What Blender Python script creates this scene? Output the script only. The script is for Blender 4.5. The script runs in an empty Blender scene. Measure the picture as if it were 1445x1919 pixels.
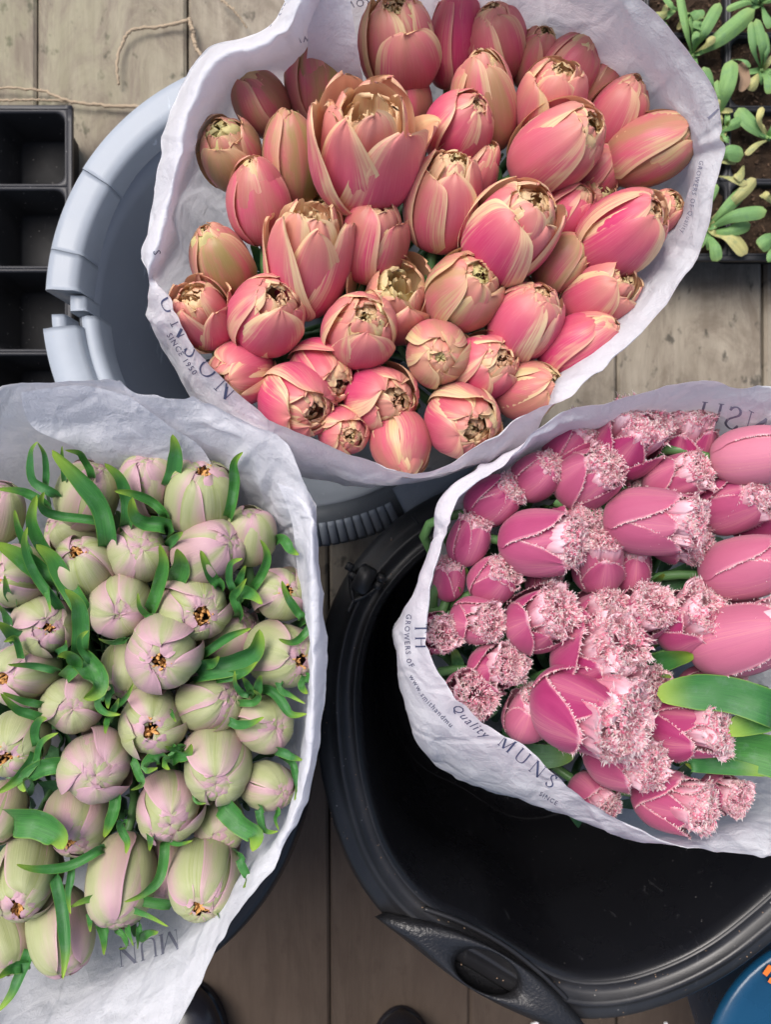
import bpy, math, random
import numpy as np
from mathutils import Vector, noise
from mathutils.bvhtree import BVHTree

random.seed(7); rng = np.random.default_rng(7)
SC = bpy.context.scene
C = SC.collection
R = math.radians

# ------------------------------------------------------------ camera, world, sun, exposure
W0, H0 = 1445.0, 1919.0          # size of the photograph
F = 1500.0                       # focal length in its pixels
CAMZ = 1.25                      # the phone is held 1.25 m above the boards
cam_d = bpy.data.cameras.new('camera'); cam = bpy.data.objects.new('camera', cam_d); C.objects.link(cam)
cam.location = (0, 0, CAMZ); cam.rotation_euler = (0, 0, 0)
cam_d.sensor_fit = 'VERTICAL'; cam_d.sensor_height = 36.0; cam_d.lens = F / H0 * 36.0
cam_d.clip_start = 0.02; cam_d.clip_end = 200
cam_d.dof.use_dof = True; cam_d.dof.focus_distance = 0.56; cam_d.dof.aperture_fstop = 13
SC.camera = cam
SUN_EL, SUN_AZ = 60.0, -38.0      # azimuth measured clockwise from +Y (the top of the picture)
w = bpy.data.worlds.new('World'); SC.world = w; w.use_nodes = True
nt = w.node_tree; nt.nodes.clear()
sky = nt.nodes.new('ShaderNodeTexSky'); sky.sky_type = 'NISHITA'; sky.sun_disc = False
sky.sun_elevation = R(SUN_EL); sky.sun_rotation = R(SUN_AZ); sky.air_density = 1.0; sky.dust_density = 5.0; sky.ozone_density = 1.0
bg = nt.nodes.new('ShaderNodeBackground'); bg.inputs['Strength'].default_value = 0.12
wo = nt.nodes.new('ShaderNodeOutputWorld')
nt.links.new(sky.outputs[0], bg.inputs[0]); nt.links.new(bg.outputs[0], wo.inputs[0])
sl = bpy.data.lights.new('sun', 'SUN'); sl.energy = 2.3; sl.angle = R(36); sl.color = (1.0, 0.98, 0.96)
so = bpy.data.objects.new('sun', sl); C.objects.link(so)
sd = Vector((math.sin(R(SUN_AZ)) * math.cos(R(SUN_EL)), math.cos(R(SUN_AZ)) * math.cos(R(SUN_EL)), math.sin(R(SUN_EL))))
so.rotation_euler = sd.to_track_quat('Z', 'Y').to_euler(); so.location = (0, 0, 3)
SC.view_settings.view_transform = 'Standard'; SC.view_settings.look = 'None'
SC.view_settings.exposure = 0.34; SC.view_settings.gamma = 1.0
SC.render.engine = 'CYCLES'
try:
    SC.cycles.max_bounces = 6; SC.cycles.transmission_bounces = 4; SC.cycles.diffuse_bounces = 3
except Exception: pass

def P(px, py, z):
    d = CAMZ - z
    return np.array([(px - W0 / 2) / F * d, (H0 / 2 - py) / F * d, z])

# ------------------------------------------------------------ node helpers
def mat(name):
    m = bpy.data.materials.new(name); m.use_nodes = True
    t = m.node_tree; t.nodes.clear()
    return m, t
class N:
    def __init__(s, t): s.t = t
    def n(s, typ, **k):
        x = s.t.nodes.new(typ)
        for a, b in k.items(): setattr(x, a, b)
        return x
    def l(s, a, b): s.t.links.new(a, b)
    def set(s, sock, v):
        if hasattr(v, 'is_linked') or hasattr(v, 'links'): s.l(v, sock)
        else: sock.default_value = v
    def math(s, op, a, b=None, clamp=False):
        x = s.n('ShaderNodeMath', operation=op, use_clamp=clamp); s.set(x.inputs[0], a)
        if b is not None: s.set(x.inputs[1], b)
        return x.outputs[0]
    def mix(s, f, a, b, mode='MIX'):
        x = s.n('ShaderNodeMix', data_type='RGBA', blend_type=mode)
        s.set(x.inputs[0], f)
        for i, v in ((6, a), (7, b)):
            if isinstance(v, tuple): v = (*v, 1) if len(v) == 3 else v
            s.set(x.inputs[i], v)
        return x.outputs[2]
    def ramp(s, v, lo, hi, a=0.0, b=1.0):
        x = s.n('ShaderNodeMapRange', interpolation_type='SMOOTHSTEP'); s.set(x.inputs[0], v)
        x.inputs[1].default_value = lo; x.inputs[2].default_value = hi; x.inputs[3].default_value = a; x.inputs[4].default_value = b
        return x.outputs[0]
    def noise(s, vec, scale, detail=3, rough=.55, dist=0.0):
        x = s.n('ShaderNodeTexNoise'); s.l(vec, x.inputs['Vector']); x.inputs['Scale'].default_value = scale
        x.inputs['Detail'].default_value = detail; x.inputs['Roughness'].default_value = rough; x.inputs['Distortion'].default_value = dist
        return x.outputs[0]
    def scale(s, vec, sx, sy, sz, add=None):
        x = s.n('ShaderNodeVectorMath', operation='MULTIPLY'); s.l(vec, x.inputs[0]); x.inputs[1].default_value = (sx, sy, sz)
        o = x.outputs[0]
        if add is not None:
            y = s.n('ShaderNodeVectorMath', operation='ADD'); s.l(o, y.inputs[0]); s.l(add, y.inputs[1]); o = y.outputs[0]
        return o
    def bump(s, h, strength, dist=.001):
        x = s.n('ShaderNodeBump'); x.inputs['Strength'].default_value = strength; x.inputs['Distance'].default_value = dist
        s.l(h, x.inputs['Height']); return x.outputs[0]
    def out(s, col, rough=.5, spec=.4, normal=None, transl=0.0, tcol=None, sheen=0.0, metal=0.0, coat=0.0):
        p = s.n('ShaderNodeBsdfPrincipled')
        if isinstance(col, tuple): col = (*col, 1)
        s.set(p.inputs['Base Color'], col); s.set(p.inputs['Roughness'], rough)
        p.inputs['Specular IOR Level'].default_value = spec; p.inputs['Metallic'].default_value = metal
        if sheen: p.inputs['Sheen Weight'].default_value = sheen
        if coat: p.inputs['Coat Weight'].default_value = coat
        if normal is not None: s.l(normal, p.inputs['Normal'])
        o = s.n('ShaderNodeOutputMaterial'); sh = p.outputs[0]
        if transl:
            tr = s.n('ShaderNodeBsdfTranslucent'); s.set(tr.inputs[0], tcol if tcol is not None else col)
            if normal is not None: s.l(normal, tr.inputs['Normal'])
            mx = s.n('ShaderNodeMixShader'); mx.inputs[0].default_value = transl
            s.l(sh, mx.inputs[1]); s.l(tr.outputs[0], mx.inputs[2]); sh = mx.outputs[0]
        s.l(sh, o.inputs[0])

def petal_common(t):
    g = N(t)
    uv = g.n('ShaderNodeUVMap').outputs[0]; sep = g.n('ShaderNodeSeparateXYZ'); g.l(uv, sep.inputs[0])
    u, v = sep.outputs[0], sep.outputs[1]
    oi = g.n('ShaderNodeObjectInfo'); cs = g.n('ShaderNodeSeparateColor'); g.l(oi.outputs['Color'], cs.inputs[0])
    comb = g.n('ShaderNodeCombineXYZ'); g.l(oi.outputs['Random'], comb.inputs[2])
    g.l(g.math('MULTIPLY', oi.outputs['Random'], 13.7), comb.inputs[0])
    e = g.math('MULTIPLY', g.math('ABSOLUTE', g.math('SUBTRACT', u, .5)), 2.0)      # 0 mid-rib .. 1 margin
    vein = g.noise(g.scale(uv, 46, 2.0, 1, comb.outputs[0]), 1.0, 4, .6)
    vein2 = g.noise(g.scale(uv, 130, 5.0, 1, comb.outputs[0]), 1.0, 2, .6)
    blot = g.noise(g.scale(uv, 3.2, 2.0, 1, comb.outputs[0]), 1.0, 3, .6, .6)
    return g, u, v, e, vein, vein2, blot, cs.outputs, oi

def m_coral():
    m, t = mat('coral_petal'); g, u, v, e, vein, vein2, blot, c, oi = petal_common(t)
    deep = g.mix(blot, (.60, .018, .145), (.76, .10, .22))
    pink = g.mix(c[1], (.74, .19, .24), deep)
    # margins fade to cream, mid-rib keeps a pink flame
    ef = g.math('ADD', g.math('MULTIPLY', e, .9), g.math('MULTIPLY', g.math('SUBTRACT', vein, .5), 1.1))
    ef = g.math('ADD', ef, g.math('MULTIPLY', g.math('SUBTRACT', blot, .5), .9))
    ef = g.math('MULTIPLY', g.ramp(ef, .42, .95), c[2])
    col = g.mix(ef, pink, g.mix(g.math('MULTIPLY', c[0], .8), (.90, .74, .42), (.68, .64, .27)))
    # olive / bronze flush
    of = g.math('ADD', g.math('MULTIPLY', g.math('SUBTRACT', 1.0, e), .35), blot)
    of = g.math('MULTIPLY', g.ramp(of, .35, .95), c[0])
    col = g.mix(of, col, (.33, .28, .085))
    col = g.mix(g.math('MULTIPLY', g.ramp(v, .28, .0), .45), col, (.52, .46, .20))
    col = g.mix(g.math('MULTIPLY', g.ramp(vein2, .5, .75), .16), col, (.86, .55, .46))
    back = g.n('ShaderNodeNewGeometry').outputs['Backfacing']
    col = g.mix(g.math('MULTIPLY', back, .6), col, (.90, .62, .30))
    rim = g.math('MULTIPLY', g.ramp(g.math('ADD', e, g.math('MULTIPLY', blot, .2)), .98, 1.12), .4)
    col = g.mix(rim, col, (.84, .58, .40))
    col = g.mix(g.math('MULTIPLY', g.ramp(v, .62, 1.0), g.math('MULTIPLY', c[2], .45)), col, (.82, .50, .30))
    h = g.math('ADD', vein, g.math('MULTIPLY', vein2, .5))
    g.out(col, .42, .35, g.bump(h, .22, .0005), .22, None, .08)
    return m
def m_cream():
    m, t = mat('inner_petal'); g, u, v, e, vein, vein2, blot, c, oi = petal_common(t)
    col = g.mix(blot, (.90, .70, .36), (.94, .86, .54))
    col = g.mix(g.math('MULTIPLY', g.ramp(vein, .45, .75), .6), col, (.80, .34, .28))
    col = g.mix(g.math('MULTIPLY', c[0], .75), col, (.62, .60, .22))
    col = g.mix(g.math('MULTIPLY', c[1], .5), col, (.80, .24, .24))
    g.out(col, .5, .3, g.bump(vein, .3, .0006), .30)
    return m
def m_pale():
    m, t = mat('pale_petal'); g, u, v, e, vein, vein2, blot, c, oi = petal_common(t)
    gr = g.mix(blot, (.33, .37, .15), (.54, .55, .34))
    ef = g.math('ADD', e, g.math('MULTIPLY', g.math('SUBTRACT', blot, .5), 1.3))
    ef = g.math('ADD', ef, g.math('MULTIPLY', g.math('SUBTRACT', vein, .5), .35))
    ef = g.math('ADD', ef, g.math('MULTIPLY', g.math('SUBTRACT', c[1], .5), 1.1))
    pk = g.mix(g.ramp(v, .2, 1.0), (.44, .31, .25), (.60, .37, .43))
    col = g.mix(g.ramp(ef, .25, 1.15), gr, pk)
    st = g.math('MULTIPLY', g.ramp(e, .42, .0), g.ramp(vein, .42, .66))
    col = g.mix(g.math('MULTIPLY', g.math('MULTIPLY', st, c[0]), .75), col, (.30, .36, .09))
    col = g.mix(g.math('MULTIPLY', g.ramp(v, .35, .0), .6), col, (.40, .36, .14))
    col = g.mix(g.math('MULTIPLY', g.ramp(e, .93, 1.0), .55), col, (.74, .42, .54))
    g.out(col, .44, .32, g.bump(vein, .5, .0008), .16, None, .1)
    return m
def m_fringed():
    m, t = mat('fringed_petal'); g, u, v, e, vein, vein2, blot, c, oi = petal_common(t)
    col = g.mix(blot, (.30, .012, .10), (.50, .062, .20))
    col = g.mix(g.math('MULTIPLY', c[0], .8), col, (.72, .27, .36))
    col = g.mix(g.math('MULTIPLY', g.math('MULTIPLY', g.ramp(e, .5, .1), g.ramp(vein, .45, .7)), .35), col, (.80, .40, .30))
    pe = g.math('MULTIPLY', g.ramp(e, .90, 1.0), g.ramp(v, .45, .7))
    pt = g.ramp(g.math('ADD', v, g.math('MULTIPLY', g.math('SUBTRACT', vein2, .5), .06)), .955, .995)
    col = g.mix(g.math('MULTIPLY', g.math('MAXIMUM', g.math('MULTIPLY', pe, g.ramp(vein2, .35, .6)), pt), .7), col, (.88, .66, .70))
    col = g.mix(g.math('MULTIPLY', g.ramp(e, .55, .0), g.math('MULTIPLY', g.ramp(v, .1, .6), .35)), col, (.70, .22, .36))
    col = g.mix(g.math('MULTIPLY', g.ramp(c[2], .7, 1.0), g.ramp(v, .66, 1.0)), col, (.92, .64, .70))
    col = g.mix(g.math('MULTIPLY', g.ramp(v, .25, .0), .4), col, (.55, .40, .25))
    g.out(col, .5, .25, g.bump(g.math('ADD', vein, vein2), .35, .0006), .2, None, .15)
    return m
def m_fringe():
    m, t = mat('fringe'); g, u, v, e, vein, vein2, blot, c, oi = petal_common(t)
    geo = g.n('ShaderNodeNewGeometry'); tc = g.n('ShaderNodeTexCoord').outputs['Object']
    nz = g.noise(tc, 170, 2)
    base = g.mix(g.ramp(nz, .35, .65), (.84, .22, .36), (.93, .54, .60))
    tip = g.mix(g.ramp(nz, .35, .7), (.98, .91, .92), (.96, .94, .86))
    col = g.mix(g.ramp(v, .1, .85), base, tip)
    g.out(col, .5, .25, None, .5)
    return m
def m_leaf(name, a, b, tipc, rough=.42):
    m, t = mat(name); g, u, v, e, vein, vein2, blot, c, oi = petal_common(t)
    col = g.mix(blot, a, b)
    col = g.mix(g.math('MULTIPLY', g.ramp(vein2, .35, .65), .5), col, tuple(min(1, x * 1.8 + .01) for x in b))
    col = g.mix(g.math('MULTIPLY', g.ramp(g.noise(g.n('ShaderNodeTexCoord').outputs['Object'], 110, 4, .7), .5, .66), .4), col, (.14, .27, .15))
    col = g.mix(g.math('MULTIPLY', oi.outputs['Random'], .35), col, (.03, .14, .07))
    col = g.mix(g.math('MULTIPLY', g.ramp(v, .68, .99), .85), col, tipc)
    col = g.mix(g.math('MULTIPLY', g.ramp(e, .9, 1.), .4), col, tipc)
    back = g.n('ShaderNodeNewGeometry').outputs['Backfacing']
    col = g.mix(g.math('MULTIPLY', back, .35), col, (.10, .22, .10))
    col = g.mix(g.ramp(v, .985, .999), col, (.55, .38, .10))
    g.out(col, rough, .45, g.bump(vein2, .35, .0006), .18)
    return m
def m_plain(name, col, rough=.5, spec=.4, bump=0.0, bscale=400, var=0.0, coat=0.0, transl=0.0):
    m, t = mat(name); g = N(t); tc = g.n('ShaderNodeTexCoord').outputs['Object']
    nz = g.noise(tc, bscale, 3); big = g.noise(tc, 9, 4)
    c = col
    if var: c = g.mix(g.math('MULTIPLY', big, var), col, tuple(min(1, x * 2.2 + .01) for x in col))
    g.out(c, g.ramp(big, .3, .7, rough * .85, min(1, rough * 1.2)), spec, g.bump(nz, bump, .001) if bump else None, transl, None, 0, 0, coat)
    return m
def m_scuffed(name, col, rough, spec, dust=.25, grain=0.15):
    m, t = mat(name); g = N(t); tc = g.n('ShaderNodeTexCoord').outputs['Object']
    big = g.noise(tc, 7, 5, .6); fine = g.noise(tc, 900, 2); sc = g.noise(g.scale(tc, 60, 6, 20), 1.0, 4, .7, 1.5)
    v = g.n('ShaderNodeTexVoronoi'); g.l(tc, v.inputs['Vector']); v.inputs['Scale'].default_value = 95
    speck = g.math('MULTIPLY', g.ramp(v.outputs['Distance'], .10, .03), g.ramp(big, .45, .6))
    c = g.mix(g.math('MULTIPLY', g.ramp(big, .35, .8), dust), col, tuple(min(1, x * 2.0 + .05) for x in col))
    c = g.mix(g.math('MULTIPLY', g.ramp(sc, .64, .72), .35), c, tuple(min(1, x * 2.5 + .06) for x in col))
    c = g.mix(g.math('MULTIPLY', speck, .7), c, (.42, .40, .38))
    g.out(c, g.ramp(big, .3, .7, rough * .8, rough * 1.3), spec, g.bump(fine, grain, .0008))
    return m
def m_paper():
    m, t = mat('wrapping_paper'); g = N(t); tc = g.n('ShaderNodeTexCoord').outputs['Object']
    fib = g.noise(tc, 520, 4, .7, .8); cl = g.noise(tc, 60, 5, .65, .5); big = g.noise(tc, 9, 3)
    v = g.n('ShaderNodeTexVoronoi'); g.l(g.scale(tc, 1, 1, .45), v.inputs['Vector']); v.inputs['Scale'].default_value = 26; v.feature = 'DISTANCE_TO_EDGE'
    cre = g.ramp(v.outputs['Distance'], .0, .10)
    v2 = g.n('ShaderNodeTexVoronoi'); g.l(g.scale(tc, 1, 1, .6), v2.inputs['Vector']); v2.inputs['Scale'].default_value = 15; v2.feature = 'F1'; v2.distance = 'MANHATTAN'
    v3 = g.n('ShaderNodeTexVoronoi'); g.l(g.scale(tc, 1.3, .8, 1), v3.inputs['Vector']); v3.inputs['Scale'].default_value = 42; v3.feature = 'F1'; v3.distance = 'CHEBYCHEV'
    c = g.mix(fib, (.80, .81, .865), (.88, .89, .93)); c = g.mix(g.math('MULTIPLY', g.ramp(cl, .4, .75), .22), c, (.70, .70, .76))
    h = g.math('ADD', g.math('MULTIPLY', cl, .9), g.math('ADD', g.math('MULTIPLY', fib, .15), g.math('MULTIPLY', cre, .28)))
    h = g.math('ADD', h, g.math('MULTIPLY', big, 1.2))
    h = g.math('ADD', h, g.math('ADD', g.math('MULTIPLY', v2.outputs['Distance'], 2.4), g.math('MULTIPLY', v3.outputs['Distance'], .8)))
    g.out(c, .6, .25, g.bump(h, .85, .003), .42, (.80, .79, .85, 1))
    return m
def m_wood():
    m, t = mat('weathered_board'); g = N(t); tc = g.n('ShaderNodeTexCoord').outputs['Object']
    oi = g.n('ShaderNodeObjectInfo'); comb = g.n('ShaderNodeCombineXYZ')
    g.l(g.math('MULTIPLY', oi.outputs['Random'], 37.0), comb.inputs[0]); g.l(g.math('MULTIPLY', oi.outputs['Random'], 11.0), comb.inputs[1])
    grain = g.noise(g.scale(tc, 26, 4.0, 10, comb.outputs[0]), 1.0, 7, .72, .7)
    fine = g.noise(g.scale(tc, 420, 9, 10, comb.outputs[0]), 1.0, 3, .7, .4)
    blot = g.noise(g.scale(tc, 11, 6, 4, comb.outputs[0]), 1.0, 8, .72, .9)
    spot = g.noise(g.scale(tc, 38, 24, 10, comb.outputs[0]), 1.0, 3, .6)
    c = g.mix(g.ramp(grain, .25, .75), (.235, .20, .155), (.365, .32, .255))
    c = g.mix(g.math('MULTIPLY', g.ramp(fine, .5, .8), .3), c, (.40, .36, .30))
    c = g.mix(g.math('MULTIPLY', g.ramp(blot, .40, .64), .6), c, (.13, .10, .075))
    c = g.mix(g.math('MULTIPLY', g.ramp(spot, .58, .70), .8), c, (.06, .055, .045))
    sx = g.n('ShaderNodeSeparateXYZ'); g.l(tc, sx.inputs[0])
    al = g.math('MULTIPLY', g.math('MULTIPLY', g.ramp(sx.outputs[1], .30, .75), g.ramp(sx.outputs[0], -.15, -.55)), g.ramp(blot, .62, .42))
    c = g.mix(g.math('MULTIPLY', al, .35), c, (.25, .26, .14))
    # lower boards are browner, with the shade there painted into their colour
    painted_shade = g.math('MULTIPLY', g.ramp(g.math('ADD', sx.outputs[1], g.math('MULTIPLY', blot, .3)), .12, -.25), .95)
    c = g.mix(painted_shade, c, g.mix(grain, (.030, .020, .015), (.085, .060, .045)))
    hh = g.math('ADD', grain, g.math('MULTIPLY', fine, .5))
    g.out(c, .78, .2, g.bump(hh, .7, .002))
    return m
def m_soil():
    m, t = mat('potting_compost'); g = N(t); tc = g.n('ShaderNodeTexCoord').outputs['Object']
    a = g.noise(tc, 120, 5, .7); b = g.noise(tc, 420, 3, .7)
    c = g.mix(a, (.016, .012, .009), (.085, .05, .03)); c = g.mix(g.ramp(b, .62, .72), c, (.30, .2, .13))
    g.out(c, .9, .2, g.bump(g.math('ADD', a, b), 1.0, .004)); return m

M = dict(coral=m_coral(), cream=m_cream(), pale=m_pale(), fringed=m_fringed(), fringe=m_fringe(), paper=m_paper(),
         leaf=m_leaf('tulip_leaf', (.022, .105, .022), (.055, .215, .034), (.32, .48, .05)),
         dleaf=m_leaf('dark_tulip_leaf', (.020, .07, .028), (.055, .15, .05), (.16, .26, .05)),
         seed=m_leaf('seedling_leaf', (.11, .24, .07), (.22, .38, .13), (.34, .46, .15), .65),
         seedy=m_leaf('yellowed_leaf', (.42, .40, .13), (.50, .46, .2), (.5, .42, .2), .6),
         stem=m_plain('green_stem', (.07, .16, .05), .45, .4, .1, 200, .3),
         stamen=m_plain('orange_stamen', (.50, .25, .08), .6, .3, .3, 900, .4),
         black=m_scuffed('black_plastic', (.015, .015, .017), .36, .5, .35, .12),
         rubber=m_plain('textured_black_grip', (.014, .014, .016), .38, .6, 1.0, 330, .2),
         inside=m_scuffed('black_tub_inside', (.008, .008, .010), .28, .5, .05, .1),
         grey=m_scuffed('grey_plastic', (.30, .335, .385), .42, .4, .25, .2),
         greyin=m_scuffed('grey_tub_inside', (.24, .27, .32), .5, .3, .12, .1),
         greydk=m_scuffed('dark_grey_plastic', (.14, .155, .17), .42, .4, .2, .2),
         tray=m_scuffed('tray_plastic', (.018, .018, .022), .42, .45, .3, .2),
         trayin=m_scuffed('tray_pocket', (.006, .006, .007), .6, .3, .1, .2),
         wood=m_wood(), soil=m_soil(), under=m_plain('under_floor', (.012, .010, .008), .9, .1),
         twig=m_plain('dry_twig', (.30, .235, .165), .8, .2, .6, 250, .5),
         ink=m_plain('navy_ink', (.06, .07, .14), .6, .3), inkb=m_plain('ink_seen_through', (.28, .29, .38), .7, .2, 0, 400, 0, 0, .3),
         boot=m_plain('black_rubber', (.010, .010, .014), .25, .6, .15, 60, .2),
         blue=m_plain('blue_plastic', (.004, .045, .10), .28, .5, .5, 30, .5), orange=m_plain('orange_print', (.85, .20, .03), .5, .4),
         white=m_plain('white_plastic', (.75, .75, .76), .5, .4), bark=m_plain('bark_chip', (.10, .062, .04), .9, .2), dead=m_plain('dried_leaf', (.20, .135, .09), .8, .2, .6, 160, .6))

# ------------------------------------------------------------ object helpers
def mk(name, V, Fc, m, parent=None, uv=None, smooth=True, color=None, kind=None):
    V = np.asarray(V, dtype=float)
    if parent is not None: V = V - np.array(ORG[parent.name])
    me = bpy.data.meshes.new(name)
    me.vertices.add(len(V)); me.vertices.foreach_set('co', V.ravel())
    Fc = [tuple(f) for f in Fc]
    nl = sum(len(f) for f in Fc)
    me.loops.add(nl); me.polygons.add(len(Fc))
    idx = np.fromiter((i for f in Fc for i in f), dtype=np.int32, count=nl)
    me.loops.foreach_set('vertex_index', idx)
    ln = np.array([len(f) for f in Fc], dtype=np.int32); st = np.concatenate(([0], np.cumsum(ln)[:-1])).astype(np.int32)
    me.polygons.foreach_set('loop_start', st); me.polygons.foreach_set('loop_total', ln)
    if uv is not None:
        l = me.uv_layers.new(name='UVMap'); l.data.foreach_set('uv', np.asarray(uv, dtype=float)[idx].ravel())
    me.materials.append(m)
    me.update(calc_edges=True); me.validate()
    me.polygons.foreach_set('use_smooth', [smooth] * len(me.polygons))
    o = bpy.data.objects.new(name, me); C.objects.link(o)
    if parent is not None: o.parent = parent
    if color is not None: o.color = (*color, 1)
    if kind: o['kind'] = kind
    ORG[o.name] = ORG[parent.name] if parent is not None else (0, 0, 0)
    return o
ORG = {}
def thing(name, loc, label, cat, group=None):
    o = bpy.data.objects.new(name, None); C.objects.link(o); o.location = [float(x) for x in loc]
    o.empty_display_size = .02
    o['label'] = label; o['category'] = cat
    if group: o['group'] = group
    ORG[o.name] = tuple(float(x) for x in loc)
    return o
def tag(o, label, cat, group=None):
    o['label'] = label; o['category'] = cat
    if group: o['group'] = group
    return o
def grid_faces(nu, nv, wrap=False):
    f = []
    for j in range(nv - 1):
        for i in range(nu - (0 if wrap else 1)):
            k = (i + 1) % nu
            f.append((j * nu + i, j * nu + k, (j + 1) * nu + k, (j + 1) * nu + i))
    return f
def cr(pts, n, closed=False):
    """Catmull-Rom through pts"""
    pts = np.asarray(pts, dtype=float); m = len(pts)
    seg = m if closed else m - 1
    t = np.linspace(0, seg, n, endpoint=not closed); i = np.minimum(t.astype(int), seg - 1); f = (t - i)[:, None]
    g = (lambda k: pts[k % m]) if closed else (lambda k: pts[np.clip(k, 0, m - 1)])
    p0, p1, p2, p3 = g(i - 1), g(i), g(i + 1), g(i + 2)
    return .5 * ((2 * p1) + (-p0 + p2) * f + (2 * p0 - 5 * p1 + 4 * p2 - p3) * f ** 2 + (-p0 + 3 * p1 - 3 * p2 + p3) * f ** 3)
def tube(path, rad, ns=8, cap=True):
    path = np.asarray(path, float); n = len(path); rad = np.broadcast_to(np.asarray(rad, float), (n,))
    T = np.gradient(path, axis=0); T /= np.linalg.norm(T, axis=1)[:, None] + 1e-12
    ref = np.array([0.31, .11, .94]); V = []
    for i in range(n):
        a = np.cross(T[i], ref)
        if np.linalg.norm(a) < 1e-3: a = np.cross(T[i], [1, 0, 0])
        a /= np.linalg.norm(a); b = np.cross(T[i], a)
        for k in range(ns):
            an = 2 * math.pi * k / ns; V.append(path[i] + rad[i] * (math.cos(an) * a + math.sin(an) * b))
    f = grid_faces(ns, n, True)
    if cap: f += [tuple(range(ns))[::-1], tuple(range((n - 1) * ns, n * ns))]
    return V, f
class MB:
    def __init__(s): s.V = []; s.F = []; s.U = []
    def add(s, V, Fc, U=None):
        o = len(s.V); s.V += [tuple(v) for v in V]; s.F += [tuple(i + o for i in f) for f in Fc]
        if U is not None: s.U += list(U)
    def build(s, name, m, parent=None, **k):
        return mk(name, s.V, s.F, m, parent, uv=s.U if s.U else None, **k)
def box(c, sx, sy, sz, ang=0.0, bev=.12):
    """rounded-corner box centred at c"""
    V = []; q = []
    b = bev * min(sx, sy)
    for (x, y) in ((1, 1), (-1, 1), (-1, -1), (1, -1)):
        q += [(x * sx / 2 - (x * b if k == (0 if x * y > 0 else 1) else 0), y * sy / 2 - (y * b if k == (1 if x * y > 0 else 0) else 0)) for k in (1, 0)]
    ca, sa = math.cos(ang), math.sin(ang); n = len(q)
    for s_, z in ((1, -sz / 2), (1, sz / 2 - b * .5), (.93, sz / 2)):
        for x, y in q: V.append((c[0] + s_ * (x * ca - y * sa), c[1] + s_ * (x * sa + y * ca), c[2] + z))
    f = grid_faces(n, 3, True) + [tuple(range(n))[::-1], tuple(range(2 * n, 3 * n))]
    return V, f

# ------------------------------------------------------------ the boards
BZ = 0.0
floor = mk('floor', [(-3, -3, -.045), (3, -3, -.045), (3, 3, -.045), (-3, 3, -.045)], [(0, 1, 2, 3)], M['under'], smooth=False)
floor['kind'] = 'structure'
seams = [-1010, -740, -470, -205, 70, 352, 616, 880, 1158, 1432, 1700, 1975, 2250]
for a, b in zip(seams[:-1], seams[1:]):
    xa = P(a, 0, 0)[0] + .0016; xb = P(b, 0, 0)[0] - .0016
    e = .004; zj = random.uniform(-.0015, .0015)
    nseg = 24; V = []; wob = [random.uniform(-.0012, .0012) for _ in range(nseg + 1)]; wo2 = [random.uniform(-.0012, .0012) for _ in range(nseg + 1)]
    skew = -.012 if a < 700 else .0
    for j in range(nseg + 1):
        y = -2.6 + 5.2 * j / nseg; s_ = skew * y * .2
        V += [(xa + wob[j] + s_, y, -.035), (xa + wob[j] + s_, y, zj - e), (xa + e + wob[j] + s_, y, zj), (xb - e + wo2[j] + s_, y, zj), (xb + wo2[j] + s_, y, zj - e), (xb + wo2[j] + s_, y, -.035)]
    f = [(j * 6 + i, j * 6 + i + 1, (j + 1) * 6 + i + 1, (j + 1) * 6 + i) for j in range(nseg) for i in range(5)]
    f = [t[::-1] for t in f]
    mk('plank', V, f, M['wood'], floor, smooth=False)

# ------------------------------------------------------------ twigs on the boards
def twig(pts, r0, r1, label):
    p = cr([P(x, y, .012 + .004 * (i % 2)) for i, (x, y) in enumerate(pts)], 50)
    p += rng.normal(0, .0007, p.shape)
    V, f = tube(p, np.linspace(r0, r1, 50) * .72 * (1 + .18 * np.sin(np.arange(50) * 1.9)), 7)
    tag(mk('twig', V, f, M['twig']), label, 'twig', 'dry twigs on the boards')
twig([(222, 158), (219, 120), (228, 85), (247, 57), (300, 50), (352, 38)], .0028, .0036, 'bent dry twig hooked across the boards at the top left')
twig([(354, 36), (361, 60), (368, 90), (392, 122)], .0048, .0034, 'short thick dry twig running under the grey tub by the paper')
twig([(-40, 164), (40, 166), (85, 172), (130, 190), (190, 197), (262, 200)], .0022, .004, 'long dry twig lying above the black pot tray, forked end')
twig([(-40, 192), (40, 187), (100, 188), (140, 192)], .0026, .0022, 'thin lower dry twig along the top edge of the black pot tray')
twig([(415, 0), (440, 22), (462, 52)], .0026, .0016, 'faint pale twig between the grey tub and the top edge')

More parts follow.
